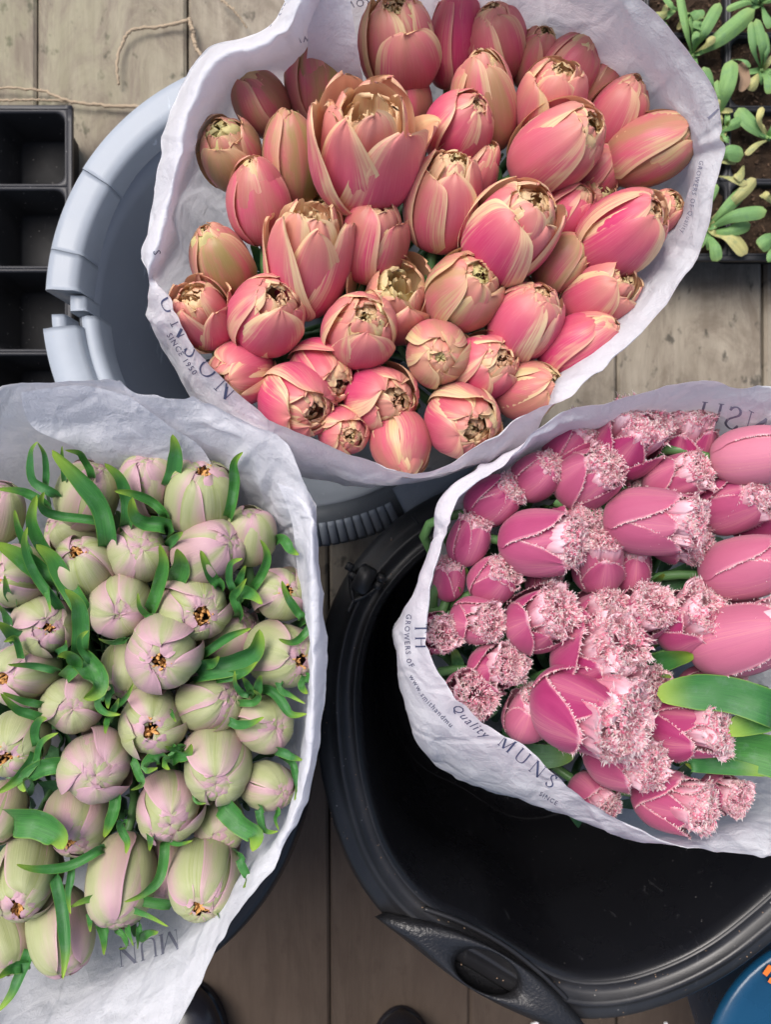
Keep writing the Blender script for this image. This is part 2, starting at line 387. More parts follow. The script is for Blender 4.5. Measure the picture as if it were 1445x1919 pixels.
# ------------------------------------------------------------ trays
def rrect(cx, cy, hx, hy, r, n=5):
    o = []
    for (sx, sy, a0) in ((1, 1, 0), (-1, 1, 90), (-1, -1, 180), (1, -1, 270)):
        for k in range(n):
            a = R(a0 + 90 * k / (n - 1)); o.append((cx + sx * (hx - r) + r * math.cos(a), cy + sy * (hy - r) + r * math.sin(a)))
    return o
def tray(name, xs, ys, zr, label, grp, soil=False):
    """xs, ys: pixel lines between the pockets"""
    X = [P(x, 0, zr)[0] for x in xs]; Y = [P(0, y, zr)[1] for y in ys]
    t = thing(name, (sum(X) / len(X), sum(Y) / len(Y), 0), label, 'tray', grp)
    cells = []
    for i in range(len(X) - 1):
        for j in range(len(Y) - 1):
            cx, cy = (X[i] + X[i + 1]) / 2, (Y[j] + Y[j + 1]) / 2; hx, hy = abs(X[i + 1] - X[i]) / 2, abs(Y[j + 1] - Y[j]) / 2
            rings = [(rrect(cx, cy, hx, hy, .0005), zr - .001), (rrect(cx, cy, hx - .0012, hy - .0012, .004), zr + .001),
                     (rrect(cx, cy, hx - .003, hy - .003, .014), zr + .001), (rrect(cx, cy, hx - .0048, hy - .0048, .014), zr - .002),
                     (rrect(cx, cy, hx * .80, hy * .80, .012), .012), (rrect(cx, cy, hx * .74, hy * .74, .01), .008)]
            V = [(x, y, z) for ring, z in rings for x, y in ring]; n = 20
            f = grid_faces(n, len(rings), True) + [tuple(range(5 * n, 6 * n))]
            o = mk('cell', V, f, M['tray'], t)
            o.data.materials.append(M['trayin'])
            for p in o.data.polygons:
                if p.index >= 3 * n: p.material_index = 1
            if soil:
                nx = 15; zz = zr - .012; V = []
                for b in range(nx):
                    for a in range(nx):
                        x = cx + (a / (nx - 1) * 2 - 1) * hx * .93; y = cy + (b / (nx - 1) * 2 - 1) * hy * .93
                        V.append((x, y, zz + .006 * noise.noise(Vector((x * 90, y * 90, 1))) + random.uniform(-.0022, .0022)))
                s_ = mk('compost', V, grid_faces(nx, nx), M['soil'], o, smooth=False); s_['kind'] = 'stuff'
                cr_ = MB()
                for _ in range(70):
                    x = cx + random.uniform(-.85, .85) * hx; y = cy + random.uniform(-.85, .85) * hy; l = random.uniform(.0015, .005); a = random.uniform(0, 3.14)
                    V, f = box((x, y, zz + .003), l, l * .5, .0018, a); cr_.add(V, f)
                cr_.build('bark_chips', M['bark'], o, smooth=False)['kind'] = 'stuff'
            cells.append((cx, cy))
    # flange round the outside
    a = MB(); x0, x1, y0, y1 = min(X), max(X), min(Y), max(Y)
    for (cx, cy, sx, sy) in (((x0 + x1) / 2, y1 + .003, x1 - x0 + .012, .006), ((x0 + x1) / 2, y0 - .003, x1 - x0 + .012, .006),
                             (x0 - .003, (y0 + y1) / 2, .006, y1 - y0), (x1 + .003, (y0 + y1) / 2, .006, y1 - y0)):
        V, f = box((cx, cy, zr - .0035), sx, sy, .009); a.add(V, f)
    a.build('flange', M['tray'], t)
    return t
tray('pot_tray', [-170, -22, 126], [205, 350, 504, 660, 812], .085, 'black plastic tray of empty square pockets beside the grey tub', None)
tray('seedling_tray', [1062, 1212, 1366, 1518, 1668], [-215, -75, 65, 203, 340, 480], .085, 'black cell tray of green seedlings in the top right corner', None, True)

# ------------------------------------------------------------ leaves
def leaf_mesh(pts, wid, cup=.35, nu=7, nv=22, blunt=.5, wpow=.55, twist=0.0):
    """pts: 3-D points from base to tip; wid in metres"""
    p = cr(pts, nv); T = np.gradient(p, axis=0); T /= np.linalg.norm(T, axis=1)[:, None] + 1e-12
    V = []; U = []
    up = np.array([0, 0, 1.0])
    for i in range(nv):
        v = i / (nv - 1)
        side = np.cross(T[i], up)
        if np.linalg.norm(side) < .15: side = np.cross(T[i], [0, 1, .2])
        side /= np.linalg.norm(side); nrm = np.cross(side, T[i])
        a = twist * v; s2 = side * math.cos(a) + nrm * math.sin(a); n2 = np.cross(s2, T[i])
        wv = wid * (.5 + .5 * min(1, v * 2.2)) * (max(0, 1 - v) ** blunt) / (.5 ** blunt * 1.0) * .62
        wv = min(wv, wid * .5) + .0002
        c = cup * (1 - .25 * v)
        for k in range(nu):
            u = k / (nu - 1) * 2 - 1
            x = u * (1 - .12 * c * abs(u)); y = abs(u) ** 1.25 * c * .75
            V.append(p[i] + s2 * wv * x + n2 * wv * (y + .05 * math.sin(v * 17 + u * 3 + wid * 9e3))); U.append(((u + 1) / 2, v))
    return V, grid_faces(nu, nv), U

# ------------------------------------------------------------ petals and heads
def prof_eval(pts, n):
    q = cr(pts, 80); d = np.concatenate(([0], np.cumsum(np.linalg.norm(np.diff(q, axis=0), axis=1)))); d /= d[-1]
    t = np.linspace(0, 1, n); return np.interp(t, d, q[:, 0]), np.interp(t, d, q[:, 1])
def wn(rs, k=5, f=3.0):
    a = [(rs.normal(0, f), rs.normal(0, f), rs.uniform(0, 6.28), rs.uniform(.4, 1)) for _ in range(k)]
    s_ = sum(x[3] for x in a)
    return lambda u, v: sum(x[3] * np.sin(x[0] * u + x[1] * v + x[2]) for x in a) / s_
def petal(fr, Rm, Lh, prof, phi, wf=1.15, rs=1.0, vt=1.0, zs=1.0, flare=0.0, ruff=.02, spiral=.05, tipp=.42, nu=13, nv=18, seed=0, edge=.0, crease=.02, curl=0., zo=0.0, ecurl=0.0):
    rn = np.random.default_rng(seed)
    s_ = np.linspace(0, 1, nv); vv = 1 - (1 - s_) ** 1.45
    pr, pz = prof_eval(prof, 60); tt = np.linspace(0, 1, 60)
    r = np.interp(vv * vt, tt, pr) * Rm * rs; z = np.interp(vv * vt, tt, pz) * Lh * zs + zo * Lh
    pf = (vv + .05) ** .5 * (1 - vv * .9985) ** tipp; pf /= pf.max()
    u = np.linspace(-1, 1, nu)
    half = wf * Rm * rs * pf
    ang = np.minimum(half / np.maximum(r, .02 * Rm), 1.35)
    U, VV = np.meshgrid(u, vv); A = ang[:, None]
    n1 = wn(rn, 5, 2.2); n2 = wn(rn, 6, 7.0); n3 = wn(rn, 4, 14)
    th = phi + U * A + .05 * n1(U, VV) * VV
    rad = r[:, None] * (1 + spiral * U - .03 * U ** 2) + Rm * (ruff * 1.5 * n1(U * 1.2, VV) * VV + ruff * n2(U, VV) * VV ** 1.5)
    rad = rad - crease * Rm * np.exp(-(U / .13) ** 2) * np.sin(math.pi * np.clip(VV, 0, 1))
    rad = rad + flare * Rm * VV ** 2.6 + ecurl * Rm * np.abs(U) ** 4 * VV
    Z = z[:, None] - flare * .35 * Lh * VV ** 3 + Lh * .03 * n3(U, VV) * (VV > .8) * ruff * 8
    if edge: Z = Z + edge * Rm * n3(U * 1.5, 3) * VV ** 2; rad = rad + edge * .6 * Rm * n2(U * 2, 5) * VV ** 3
    if curl: rad = rad + curl * Rm * np.clip((VV - .88) / .12, 0, 1) ** 2
    X = rad * np.cos(th); Y = rad * np.sin(th)
    pts = np.stack([X.ravel(), Y.ravel(), Z.ravel()], 1)
    o, ex, ey, ez = fr
    Wp = o + pts[:, :1] * ex + pts[:, 1:2] * ey + pts[:, 2:3] * ez
    return Wp, np.stack([(U.ravel() + 1) / 2, VV.ravel()], 1), nu, nv
GF = {}
def gf(nu, nv):
    if (nu, nv) not in GF: GF[(nu, nv)] = grid_faces(nu, nv)
    return GF[(nu, nv)]

def frame(cx, cy, z, theta, tau, roll, Lh):
    c = P(cx, cy, z); view = c - np.array([0, 0, CAMZ]); view /= np.linalg.norm(view)
    sx = np.array([1.0, 0, 0]); sx -= view * sx.dot(view); sx /= np.linalg.norm(sx); sy = np.cross(sx, view)
    if sy[1] < 0: sy = -sy
    d = math.cos(R(theta)) * sx + math.sin(R(theta)) * sy
    a = math.cos(R(tau)) * (-view) + math.sin(R(tau)) * d; a /= np.linalg.norm(a)
    ex = np.cross(a, [0.13, .2, .97]);
    if np.linalg.norm(ex) < .05: ex = np.cross(a, [1, 0, 0])
    ex /= np.linalg.norm(ex); ey = np.cross(a, ex)
    ex2 = ex * math.cos(roll) + ey * math.sin(roll); ey2 = np.cross(a, ex2)
    o = c - a * Lh * .5
    return (o, ex2, ey2, a)

def spike(mb, p, d, side, l, wd, curl, nrm, v0=0.0):
    """one tooth of fringe: a tapered curling strip"""
    V = []; U = []; n = 5
    for i in range(n):
        t = i / (n - 1); ww = wd * (1 - t ** 1.6 * .95) * .5
        q = p + d * (l * t * (1 - .25 * abs(curl) * t)) + nrm * curl * l * t * t * .9 + side * (l * .25 * math.sin(3 * t + curl * 9)) * t
        if i < n - 1: V += [q - side * ww, q + side * ww]; U += [(0, v0 + (1 - v0) * t), (1, v0 + (1 - v0) * t)]
        else: V += [q]; U += [(.5, 1)]
    o = len(mb.V); mb.V += V; mb.U += U
    mb.F += [(o + 2 * k, o + 2 * k + 1, o + 2 * k + 3, o + 2 * k + 2) for k in range(n - 2)] + [(o + 2 * n - 4, o + 2 * n - 3, o + 2 * n - 2)]

def stem_and_root(fr, base, D, mstem):
    o, ex, ey, a = fr
    b = np.array(base) + rng.normal(0, .018, 3) * np.array([1, 1, 0])
    p0 = o + a * .004; p1 = o - a * .05; p2 = p1 * .45 + b * .55; p2[2] = (p1[2] + b[2]) / 2
    path = cr([p0, p1, p2, b], 14)
    return b, path

PROF_C = lambda op: [(.10, 0), (.55, .035), (.88, .20), (1.0, .42), (.93 + .05 * op, .66), (.66 + .28 * op, .86), (.32 + .50 * op, .97), (.07 + .70 * op, 1.0)]
PROF_P = lambda op: [(.12, 0), (.62, .05), (.95, .26), (1.0, .5), (.93, .74), (.70 + .1 * op, .92), (.36 + .30 * op, 1.0), (.05 + .42 * op, .985 - .0 * op)]
PROF_F = lambda op: [(.10, 0), (.58, .04), (.92, .22), (1.0, .42), (.96, .62), (.80 + .14 * op, .80), (.58 + .30 * op, .93), (.38 + .42 * op, 1.0)]

TUL = {}          # bouquet -> list of (px, py, empty)
def head_coral(i, sp, z0, base):
    cx, cy, wpx, th, ta, lift, op, ol, pk, cm, ratio, label = sp
    z = z0 + lift * .01; D = wpx / F * (CAMZ - z) * 1.03; Rm = D / 2; Lh = D * ratio
    rn = random.Random(1000 + i); roll = rn.uniform(0, 6.28)
    fr = frame(cx, cy, z, th, ta, roll, Lh); b, path = stem_and_root(fr, base, D, None)
    t = thing('tulip', b, label, 'tulip', 'coral double tulips in the top bouquet'); TUL.setdefault('coral', []).append((cx, cy, t))
    V, f = tube(path, .0036, 7); mk('stem', V, f, M['stem'], t)
    prof = PROF_C(op)
    flp = rn.choice([0, 1, 2, 4])
    for k in range(6):
        outer = k < 3
        phi = (k % 3) * 2.094 + (0 if outer else 1.047) + rn.uniform(-.12, .12)
        fl = max(0, rn.gauss(.0, .04)) + (.12 * op if outer else 0)
        if k == flp: fl += rn.uniform(.1, .30) * (.5 + op)
        Wp, uv, nu, nv = petal(fr, Rm, Lh, prof, phi, wf=1.22 if outer else 1.14, rs=1.0 if outer else .92, vt=rn.uniform(.88, 1.0) if outer else rn.uniform(.88, 1.0), zs=rn.uniform(.95, 1.04),
                               flare=fl, ruff=.036 + .02 * op, spiral=.075, tipp=rn.uniform(.62, .95), seed=i * 50 + k, crease=.035, nu=15, nv=22, edge=.035 * (1 + op), curl=rn.uniform(-.05, .10))
        mk('petal', Wp, gf(nu, nv), M['coral'], t, uv, color=(min(1, max(0, ol + rn.uniform(-.15, .15))), min(1, max(0, pk + rn.uniform(-.2, .15))), min(1, max(0, cm + (.2 if outer else .35) + rn.uniform(-.25, .15)))))
    # the second whorl of the double flower, cream, pressing out of the cup
    for k in range(5):
        phi = k * 1.2566 + rn.uniform(-.25, .25) + .5
        Wp, uv, nu, nv = petal(fr, Rm, Lh, PROF_C(op * .8), phi, wf=.95, rs=rn.uniform(.74, .84), vt=rn.uniform(.92, 1), zs=rn.uniform(.94, 1.03),
                               ruff=.045, spiral=rn.uniform(-.12, .12), tipp=.5, seed=i * 50 + 10 + k, nu=13, nv=17, edge=.06, crease=.06)
        mk('inner_petal', Wp, gf(nu, nv), M['coral'], t, uv, color=(ol * .6 + rn.uniform(0, .2), rn.uniform(.1, .7), 1.0))
    for ring, (nn, rs0, zt) in enumerate(((5, .60, .95), (4, .38, .93), (2, .18, .90))):
        for k in range(nn):
            phi = k * 6.283 / nn + rn.uniform(-.3, .3) + ring
            tip = max(.05, .12 + .75 * op + rn.uniform(-.25, .25))
            pr = [(.5, .30), (.85, .50), (1.0, .70), (.95 + .1 * op, .86), (.5 + .5 * tip, .97), (tip, 1.0)]
            Wp, uv, nu, nv = petal(fr, Rm, Lh, pr, phi, wf=rn.uniform(.85, 1.15), rs=rs0 * rn.uniform(.9, 1.08), vt=rn.uniform(.9, 1.0), zs=zt + rn.uniform(-.04, .05) - .06 * op, ruff=.055, spiral=rn.uniform(-.18, .18),
                                   tipp=.28, seed=i * 50 + 30 + ring * 6 + k, nu=11, nv=13, edge=.10, crease=.10, ecurl=rn.uniform(-.12, .1))
            mk('inner_petal', Wp, gf(nu, nv), M['cream'], t, uv, color=(min(1, ol * .9 + rn.uniform(-.1, .3)), max(0, pk - .45 + rn.uniform(-.2, .4)), .5))

def head_pale(i, sp, z0, base):
    cx, cy, wpx, th, ta, lift, op, ol, pk, ratio, label = sp
    op *= .55; pk = min(1, pk + .02)
    z = z0 + lift * .01; D = wpx / F * (CAMZ - z) * 1.05; Rm = D / 2; Lh = D * ratio
    rn = random.Random(3000 + i); roll = rn.uniform(0, 6.28)
    fr = frame(cx, cy, z, th, ta, roll, Lh); b, path = stem_and_root(fr, base, D, None)
    t = thing('tulip', b, label, 'tulip', 'pale green and mauve tulips in the left bouquet'); TUL.setdefault('pale', []).append((cx, cy, t))
    V, f = tube(path, .0036, 7); mk('stem', V, f, M['stem'], t)
    for k in range(6):
        outer = k < 3
        phi = (k % 3) * 2.094 + (0 if outer else 1.047) + rn.uniform(-.2, .2)
        Wp, uv, nu, nv = petal(fr, Rm, Lh, PROF_P(op + (0 if outer else -.06)), phi, wf=rn.uniform(1.0, 1.2) if outer else 1.02, rs=1.0 if outer else .90, vt=rn.uniform(.86, 1.0) if outer else rn.uniform(.88, 1.0),
                               zs=rn.uniform(.96, 1.01) if outer else .97, ruff=.034, spiral=.11 * rn.choice([1, 1, -.7]), tipp=rn.uniform(.62, .95), seed=7000 + i * 50 + k, crease=.04, nu=15, nv=22, edge=.025,
                               curl=rn.uniform(-.06, .08), flare=.10 if rn.random() < .15 else 0)
        mk('petal', Wp, gf(nu, nv), M['pale'], t, uv, color=(min(1, max(0, ol + rn.uniform(-.3, .3))), min(1, max(0, pk + rn.uniform(-.25, .25))), .5))
    for k in range(5):
        phi = k * 1.2566 + rn.uniform(-.3, .3)
        Wp, uv, nu, nv = petal(fr, Rm, Lh, PROF_P(op * .9), phi, wf=.8, rs=rn.uniform(.80, .86), vt=rn.uniform(.86, .97), zs=rn.uniform(.95, .985), ruff=.05, spiral=rn.uniform(-.1, .1), tipp=.3,
                               seed=7000 + i * 50 + 10 + k, nu=9, nv=13, edge=.05, crease=.04)
        mk('inner_petal', Wp, gf(nu, nv), M['pale'], t, uv, color=(.3, .9, .5))
    mb = MB(); o, ex, ey, a = fr
    if op < .12:                                              # tight bud: the heart petals close the mouth
        for rs0, zz, off_ in ((.62, .985, .5), (.40, .975, 1.4)):
            for k in range(3):
                Wp, uv, nu, nv = petal(fr, Rm, Lh, [(.5, .4), (.9, .6), (1.0, .8), (.75, .94), (.35, 1.0), (.0, .985)], k * 2.094 + off_ + rn.uniform(-.2, .2), wf=1.35, rs=rs0, vt=1.0, zs=zz, ruff=.03, spiral=.10, tipp=.5,
                                       seed=7000 + i * 50 + 30 + k, nu=9, nv=11, edge=.03, crease=.04)
                mk('inner_petal', Wp, gf(nu, nv), M['pale'], t, uv, color=(.2, .85, .5))
        return
    for k in range(int(26 + 60 * op)):
        q = math.sqrt(rn.random()) * (.22 + .45 * op) * Rm; an = rn.uniform(0, 6.28)
        c = o + (ex * math.cos(an) + ey * math.sin(an)) * q + a * Lh * (.87 + rn.uniform(-.05, .06))
        d = a + (ex * rn.uniform(-1, 1) + ey * rn.uniform(-1, 1)) * .9; d /= np.linalg.norm(d)
        l = Rm * rn.uniform(.10, .2); rr = Rm * rn.uniform(.03, .055)
        V, f = tube([c - d * l, c - d * l * .5, c + d * l * .5, c + d * l], [rr * .4, rr, rr, rr * .35], 5); mb.add(V, f)
    mb.build('stamens', M['stamen'], t)['kind'] = 'stuff'

def head_fringed(i, sp, z0, base):
    cx, cy, wpx, th, ta, lift, op, pl, ratio, label = sp
    z = z0 + lift * .01; D = wpx / F * (CAMZ - z) * 1.02; Rm = D / 2; Lh = D * ratio
    rn = random.Random(5000 + i); roll = rn.uniform(0, 6.28)
    fr = frame(cx, cy, z, th, ta, roll, Lh); o, ex, ey, a = fr
    b, path = stem_and_root(fr, base, D, None)
    t = thing('tulip', b, label, 'tulip', 'fringed pink tulips in the right bouquet'); TUL.setdefault('fringed', []).append((cx, cy, t))
    V, f = tube(path, .0036, 7); mk('stem', V, f, M['stem'], t)
    def teeth(mb, Wp, nu, nv, vmin, dens, ln, nm):
        G = Wp.reshape(nv, nu, 3); per = []
        for j in range(int(nv * vmin), nv): per.append((G[j, 0], G[j, 0] - G[j, 1], j))
        for k in range(nu): per.append((G[nv - 1, k], G[nv - 1, k] - G[nv - 3, k], nv))
        for j in range(nv - 1, int(nv * vmin) - 1, -1): per.append((G[j, -1], G[j, -1] - G[j, -2], j))
        pts = np.array([p[0] for p in per]); dr = np.array([p[1] / (np.linalg.norm(p[1]) + 1e-9) for p in per]); js = np.array([p[2] for p in per])
        L = np.concatenate(([0], np.cumsum(np.linalg.norm(np.diff(pts, axis=0), axis=1))))
        n = max(6, int(L[-1] / (Rm * dens)))
        for s_ in np.linspace(0, L[-1], n):
            s_ = s_ + rn.uniform(-.3, .3) * Rm * dens
            p = np.array([np.interp(s_, L, pts[:, q]) for q in range(3)]); d = np.array([np.interp(s_, L, dr[:, q]) for q in range(3)])
            j = np.interp(s_, L, js) / nv
            d = d + a * .55 + np.array([rn.uniform(-1, 1) for _ in range(3)]) * .5; d /= np.linalg.norm(d) + 1e-9
            rad = p - o - a * np.dot(p - o, a); rad /= np.linalg.norm(rad) + 1e-9
            side = np.cross(d, rad); side /= np.linalg.norm(side) + 1e-9
            spike(mb, p - d * Rm * .04 + rad * Rm * .008, d, side, Rm * ln * rn.uniform(.5, 1.25) * (.4 + .6 * j), Rm * rn.uniform(.035, .07), rn.uniform(-.9, 1.0), rad, .0)
    prof = PROF_F(op); sh = .14 * min(1, op * 1.6)
    for k in range(6):
        outer = k < 3
        phi = (k % 3) * 2.094 + (0 if outer else 1.047) + rn.uniform(-.12, .12)
        Wp, uv, nu, nv = petal(fr, Rm, Lh, prof, phi, wf=1.18 if outer else 1.08, rs=1.0 if outer else .92, vt=rn.uniform(.88, 1.0) - sh * (1 if outer else .7), zs=rn.uniform(.95, 1.03), flare=max(0, rn.gauss(0, .04)) + (.1 * op if outer else 0),
                               ruff=.022, spiral=.05, tipp=rn.uniform(.50, .78), seed=11000 + i * 50 + k, crease=.02, nu=15, nv=22, edge=.03)
        pt = mk('petal', Wp, gf(nu, nv), M['fringed'], t, uv, color=(min(1, max(0, pl + rn.uniform(-.12, .12))), .5, .5))
        mb = MB(); teeth(mb, Wp, nu, nv, .45, .034, .12, None)
        mb.build('fringe', M['fringe'], pt, smooth=False)['kind'] = 'stuff'
    mb = MB()
    for k in range(16):
        phi = k * 2.4 + rn.uniform(-.3, .3); q = .98 * math.sqrt((k + .4) / 16)
        off = o + (ex * math.cos(phi) + ey * math.sin(phi)) * Rm * q * .5
        pr = [(.15, .3), (.6, .5), (.9, .75), (1.0, .92), (1.0 + rn.uniform(-.25, .25), 1.0)]
        Wp, uv, nu, nv = petal((off, ex, ey, a), Rm * rn.uniform(.30, .46) * (.75 + .4 * op), Lh, pr, phi + rn.uniform(-.9, .9), wf=rn.uniform(1.2, 1.9), zs=rn.uniform(.95, 1.02) - .08 * q, ruff=.20, spiral=rn.uniform(-.35, .35), tipp=.14,
                               seed=11000 + i * 50 + 20 + k, nu=23, nv=13, edge=.24, crease=.12)
        mk('inner_petal', Wp, gf(nu, nv), M['fringed'], t, uv, color=(.95, .5, 1.0))
        teeth(mb, Wp, nu, nv, .4, .026, .14, None)
    # curled frills packed in the mouth of the flower
    pr_r, pr_z = prof_eval(prof, 60)
    for k in range(480):
        side_ = rn.random() < .28
        an = rn.uniform(0, 6.28); rd = ex * math.cos(an) + ey * math.sin(an); tn = np.cross(a, rd)
        if side_:                                             # frills round the flank, behind the short outer petals
            zz = rn.uniform(.95 - .16 * (sh / .14), .98); q = np.interp(zz, pr_z[10:], pr_r[10:]) * Rm * rn.uniform(.86, .95)
        else:
            q = math.sqrt(rn.random()) * (.42 + .34 * op) * Rm
            zz = .965 - .09 * (q / Rm) ** 2 + .025 * math.sin(an * 3 + i) * q / Rm + .03 * math.sin(q / Rm * 17 + an * 2)
        p = o + rd * q + a * Lh * (zz + rn.uniform(-.03, .02))
        d = a * rn.uniform(.1, .8) + rd * rn.uniform(-.5, .9) + tn * rn.uniform(-1.2, 1.2); d /= np.linalg.norm(d)
        sd_ = np.cross(d, rd + tn * rn.uniform(-1, 1)); sd_ /= np.linalg.norm(sd_) + 1e-9
        spike(mb, p, d, sd_, Rm * rn.uniform(.07, .17), Rm * rn.uniform(.05, .11), rn.uniform(-1.6, 1.6), rd)
    mb.build('fringe', M['fringe'], t, smooth=True)['kind'] = 'stuff'

# ------------------------------------------------------------ tubs
def ring_tub(name, cpx, cpy, zr, rfun, prof, mats, label, group, n=160, zb=0.0):
    """prof: list of (parts name, material, [(dr, z)...]) with dr added to the rim radius (metres)"""
    c = P(cpx, cpy, zr)
    t = thing(name, (c[0], c[1], zb), label, 'tub', group)
    for pn, m, pr in prof:
        V = []
        for dr, z in pr:
            for k in range(n):
                a = 2 * math.pi * k / n; rr = rfun(a) / F * (CAMZ - zr)
                q = rr + dr if dr > -.5 else rr * (-dr - .5)
                V.append((c[0] + q * math.cos(a), c[1] + q * math.sin(a), z))
        f = [x[::-1] for x in grid_faces(n, len(pr), True)]
        if pn in ('body',): f += [tuple(range((len(pr) - 1) * n, len(pr) * n))]
        mk(pn, V, f, m, t)
    return t, c
# grey tub
GZ = .445
def rg(a): return 468.0 + 2 * math.sin(2 * a + 1)
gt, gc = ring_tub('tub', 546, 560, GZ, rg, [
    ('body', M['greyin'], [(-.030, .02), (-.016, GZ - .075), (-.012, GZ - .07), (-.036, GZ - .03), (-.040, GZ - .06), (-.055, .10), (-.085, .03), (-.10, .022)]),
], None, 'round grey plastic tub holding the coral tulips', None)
def arc_piece(parent, name, m, c, r0, a0, a1, pr, n=40, ends=True):
    V = []
    A = np.linspace(R(a0), R(a1), n)
    for dr, z in pr:
        for a in A: V.append((c[0] + (r0 + dr) * math.cos(a), c[1] + (r0 + dr) * math.sin(a), z))
    f = [x[::-1] for x in grid_faces(n, len(pr))]
    f += [tuple(j * n for j in range(len(pr))), tuple(j * n + n - 1 for j in range(len(pr)))[::-1]]
    return mk(name, V, f, m, parent)
GR = 468 / F * (CAMZ - GZ)
RP = [(-.002, GZ - .065), (.0, GZ - .006), (-.003, GZ - .001), (-.010, GZ), (-.022, GZ - .001), (-.031, GZ - .0005), (-.035, GZ - .005), (-.037, GZ - .04)]
RP2 = [(d, z - .002) for d, z in RP]
for a0, a1, pr in ((177.6, 168.15, RP2), (168.05, 148.1, RP2), (148.04, -62, RP)):
    arc_piece(gt, 'rim', M['grey'], gc, GR, a0, a1, pr, max(8, int(abs(a1 - a0))))
# stepped lug where the handle clips in on the left
LP_ = [(.001, GZ - .07), (.002, GZ - .02), (-.002, GZ - .014), (-.030, GZ - .014), (-.034, GZ - .02), (-.036, GZ - .05)]
arc_piece(gt, 'lug', M['grey'], gc, GR, 182.2, 178.2, [(d * .5 - .022, z) for d, z in LP_], 6)
arc_piece(gt, 'lug', M['grey'], gc, GR, 188.5, 182.6, [(d * .42 - .001, z - .004) for d, z in LP_], 8)
arc_piece(gt, 'handle', M['grey'], gc, GR - .002, 214, 187.0, [(.004, GZ - .07), (.006, GZ - .008), (.002, GZ + .002), (-.012, GZ + .004), (-.030, GZ + .002), (-.034, GZ - .006), (-.036, GZ - .05)], 26)
arc_piece(gt, 'handle_bar', M['grey'], gc, GR - .036, 214, 184.0, [(.001, GZ - .05), (.002, GZ - .014), (-.004, GZ - .009), (-.012, GZ - .011), (-.015, GZ - .02), (-.016, GZ - .05)], 26)
# ribbed dark grip on the near side
arc_piece(gt, 'grip', M['greydk'], gc, GR, 300, 246, [(-.003, GZ - .075), (.0, GZ - .04), (-.001, GZ - .028), (-.024, GZ - .010), (-.034, GZ - .008), (-.040, GZ - .012), (-.042, GZ - .05)], 60)
for k in range(22):
    a = R(249 + k * 2.2); ca, sa = math.cos(a), math.sin(a)
    V = []; 
    for (dr, z) in ((-.0015, GZ - .05), (.001, GZ - .030), (-.002, GZ - .020), (-.019, GZ - .0085), (-.023, GZ - .0085), (-.025, GZ - .012)):
        for s_ in (-.0042, -.0032, .0032, .0042):
            zz = z - (.004 if abs(s_) > .004 else 0)
            V.append((gc[0] + (GR + dr) * ca - s_ * sa, gc[1] + (GR + dr) * sa + s_ * ca, zz))
    mk('rib', V, [x[::-1] for x in grid_faces(4, 6)], M['grey'], gt)
# black tub under the fringed tulips: its soft rim is pulled out of round by the grips
KZ = .485
def rk(a):
    d = math.degrees(a) % 360
    pts = [(0, 545), (30, 535), (60, 515), (90, 508), (110, 500), (122, 512), (137, 540), (155, 560), (170, 556), (185, 549), (200, 556), (212, 570), (226, 574), (240, 550), (250, 562), (262, 590), (271, 588), (286, 568), (306, 545), (330, 545), (360, 545)]
    return float(np.interp(d, [p[0] for p in pts], [p[1] for p in pts]))
_s = [rk(R(d)) for d in range(360)]; _s = [sum(_s[(d + k) % 360] for k in range(-5, 6)) / 11 for d in range(360)]
def rks(a):
    d = math.degrees(a) % 360; i = int(d); return _s[i % 360] * (1 - d + i) + _s[(i + 1) % 360] * (d - i)
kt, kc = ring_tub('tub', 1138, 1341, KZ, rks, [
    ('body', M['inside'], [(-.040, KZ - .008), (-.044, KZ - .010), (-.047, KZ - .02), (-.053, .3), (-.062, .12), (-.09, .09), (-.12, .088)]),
    ('rim', M['black'], [(-.010, KZ - .12), (-.003, KZ - .03), (.0, KZ - .020), (-.001, KZ - .014), (-.006, KZ - .008), (-.014, KZ - .006), (-.0185, KZ - .0045), (-.021, KZ - .001), (-.0235, KZ), (-.026, KZ - .002), (-.029, KZ - .0075), (-.036, KZ - .009), (-.0385, KZ - .006), (-.040, KZ - .0055), (-.0415, KZ - .010)]),
    ('outer_wall', M['black'], [(-.12, .005), (-.085, .01), (-.012, KZ - .12)]),
], None, 'large black plastic tub holding the fringed pink tulips', None)
# left black tub, mostly hidden under its paper
LZ = .485
lt, lc = ring_tub('tub', 100, 1420, LZ, lambda a: 487 + 3 * math.sin(3 * a), [
    ('body', M['inside'], [(-.030, LZ - .004), (-.034, LZ - .012), (-.04, .3), (-.06, .1), (-.1, .06)]),
    ('rim', M['black'], [(-.010, LZ - .12), (-.003, LZ - .03), (.0, LZ - .018), (-.004, LZ - .008), (-.010, LZ - .004), (-.016, LZ - .008), (-.020, LZ - .004), (-.026, LZ - .001), (-.031, LZ - .006)]),
    ('outer_wall', M['black'], [(-.12, .005), (-.085, .01), (-.012, LZ - .12)]),
], None, 'black plastic tub mostly hidden under the paper of the pale tulips', None)
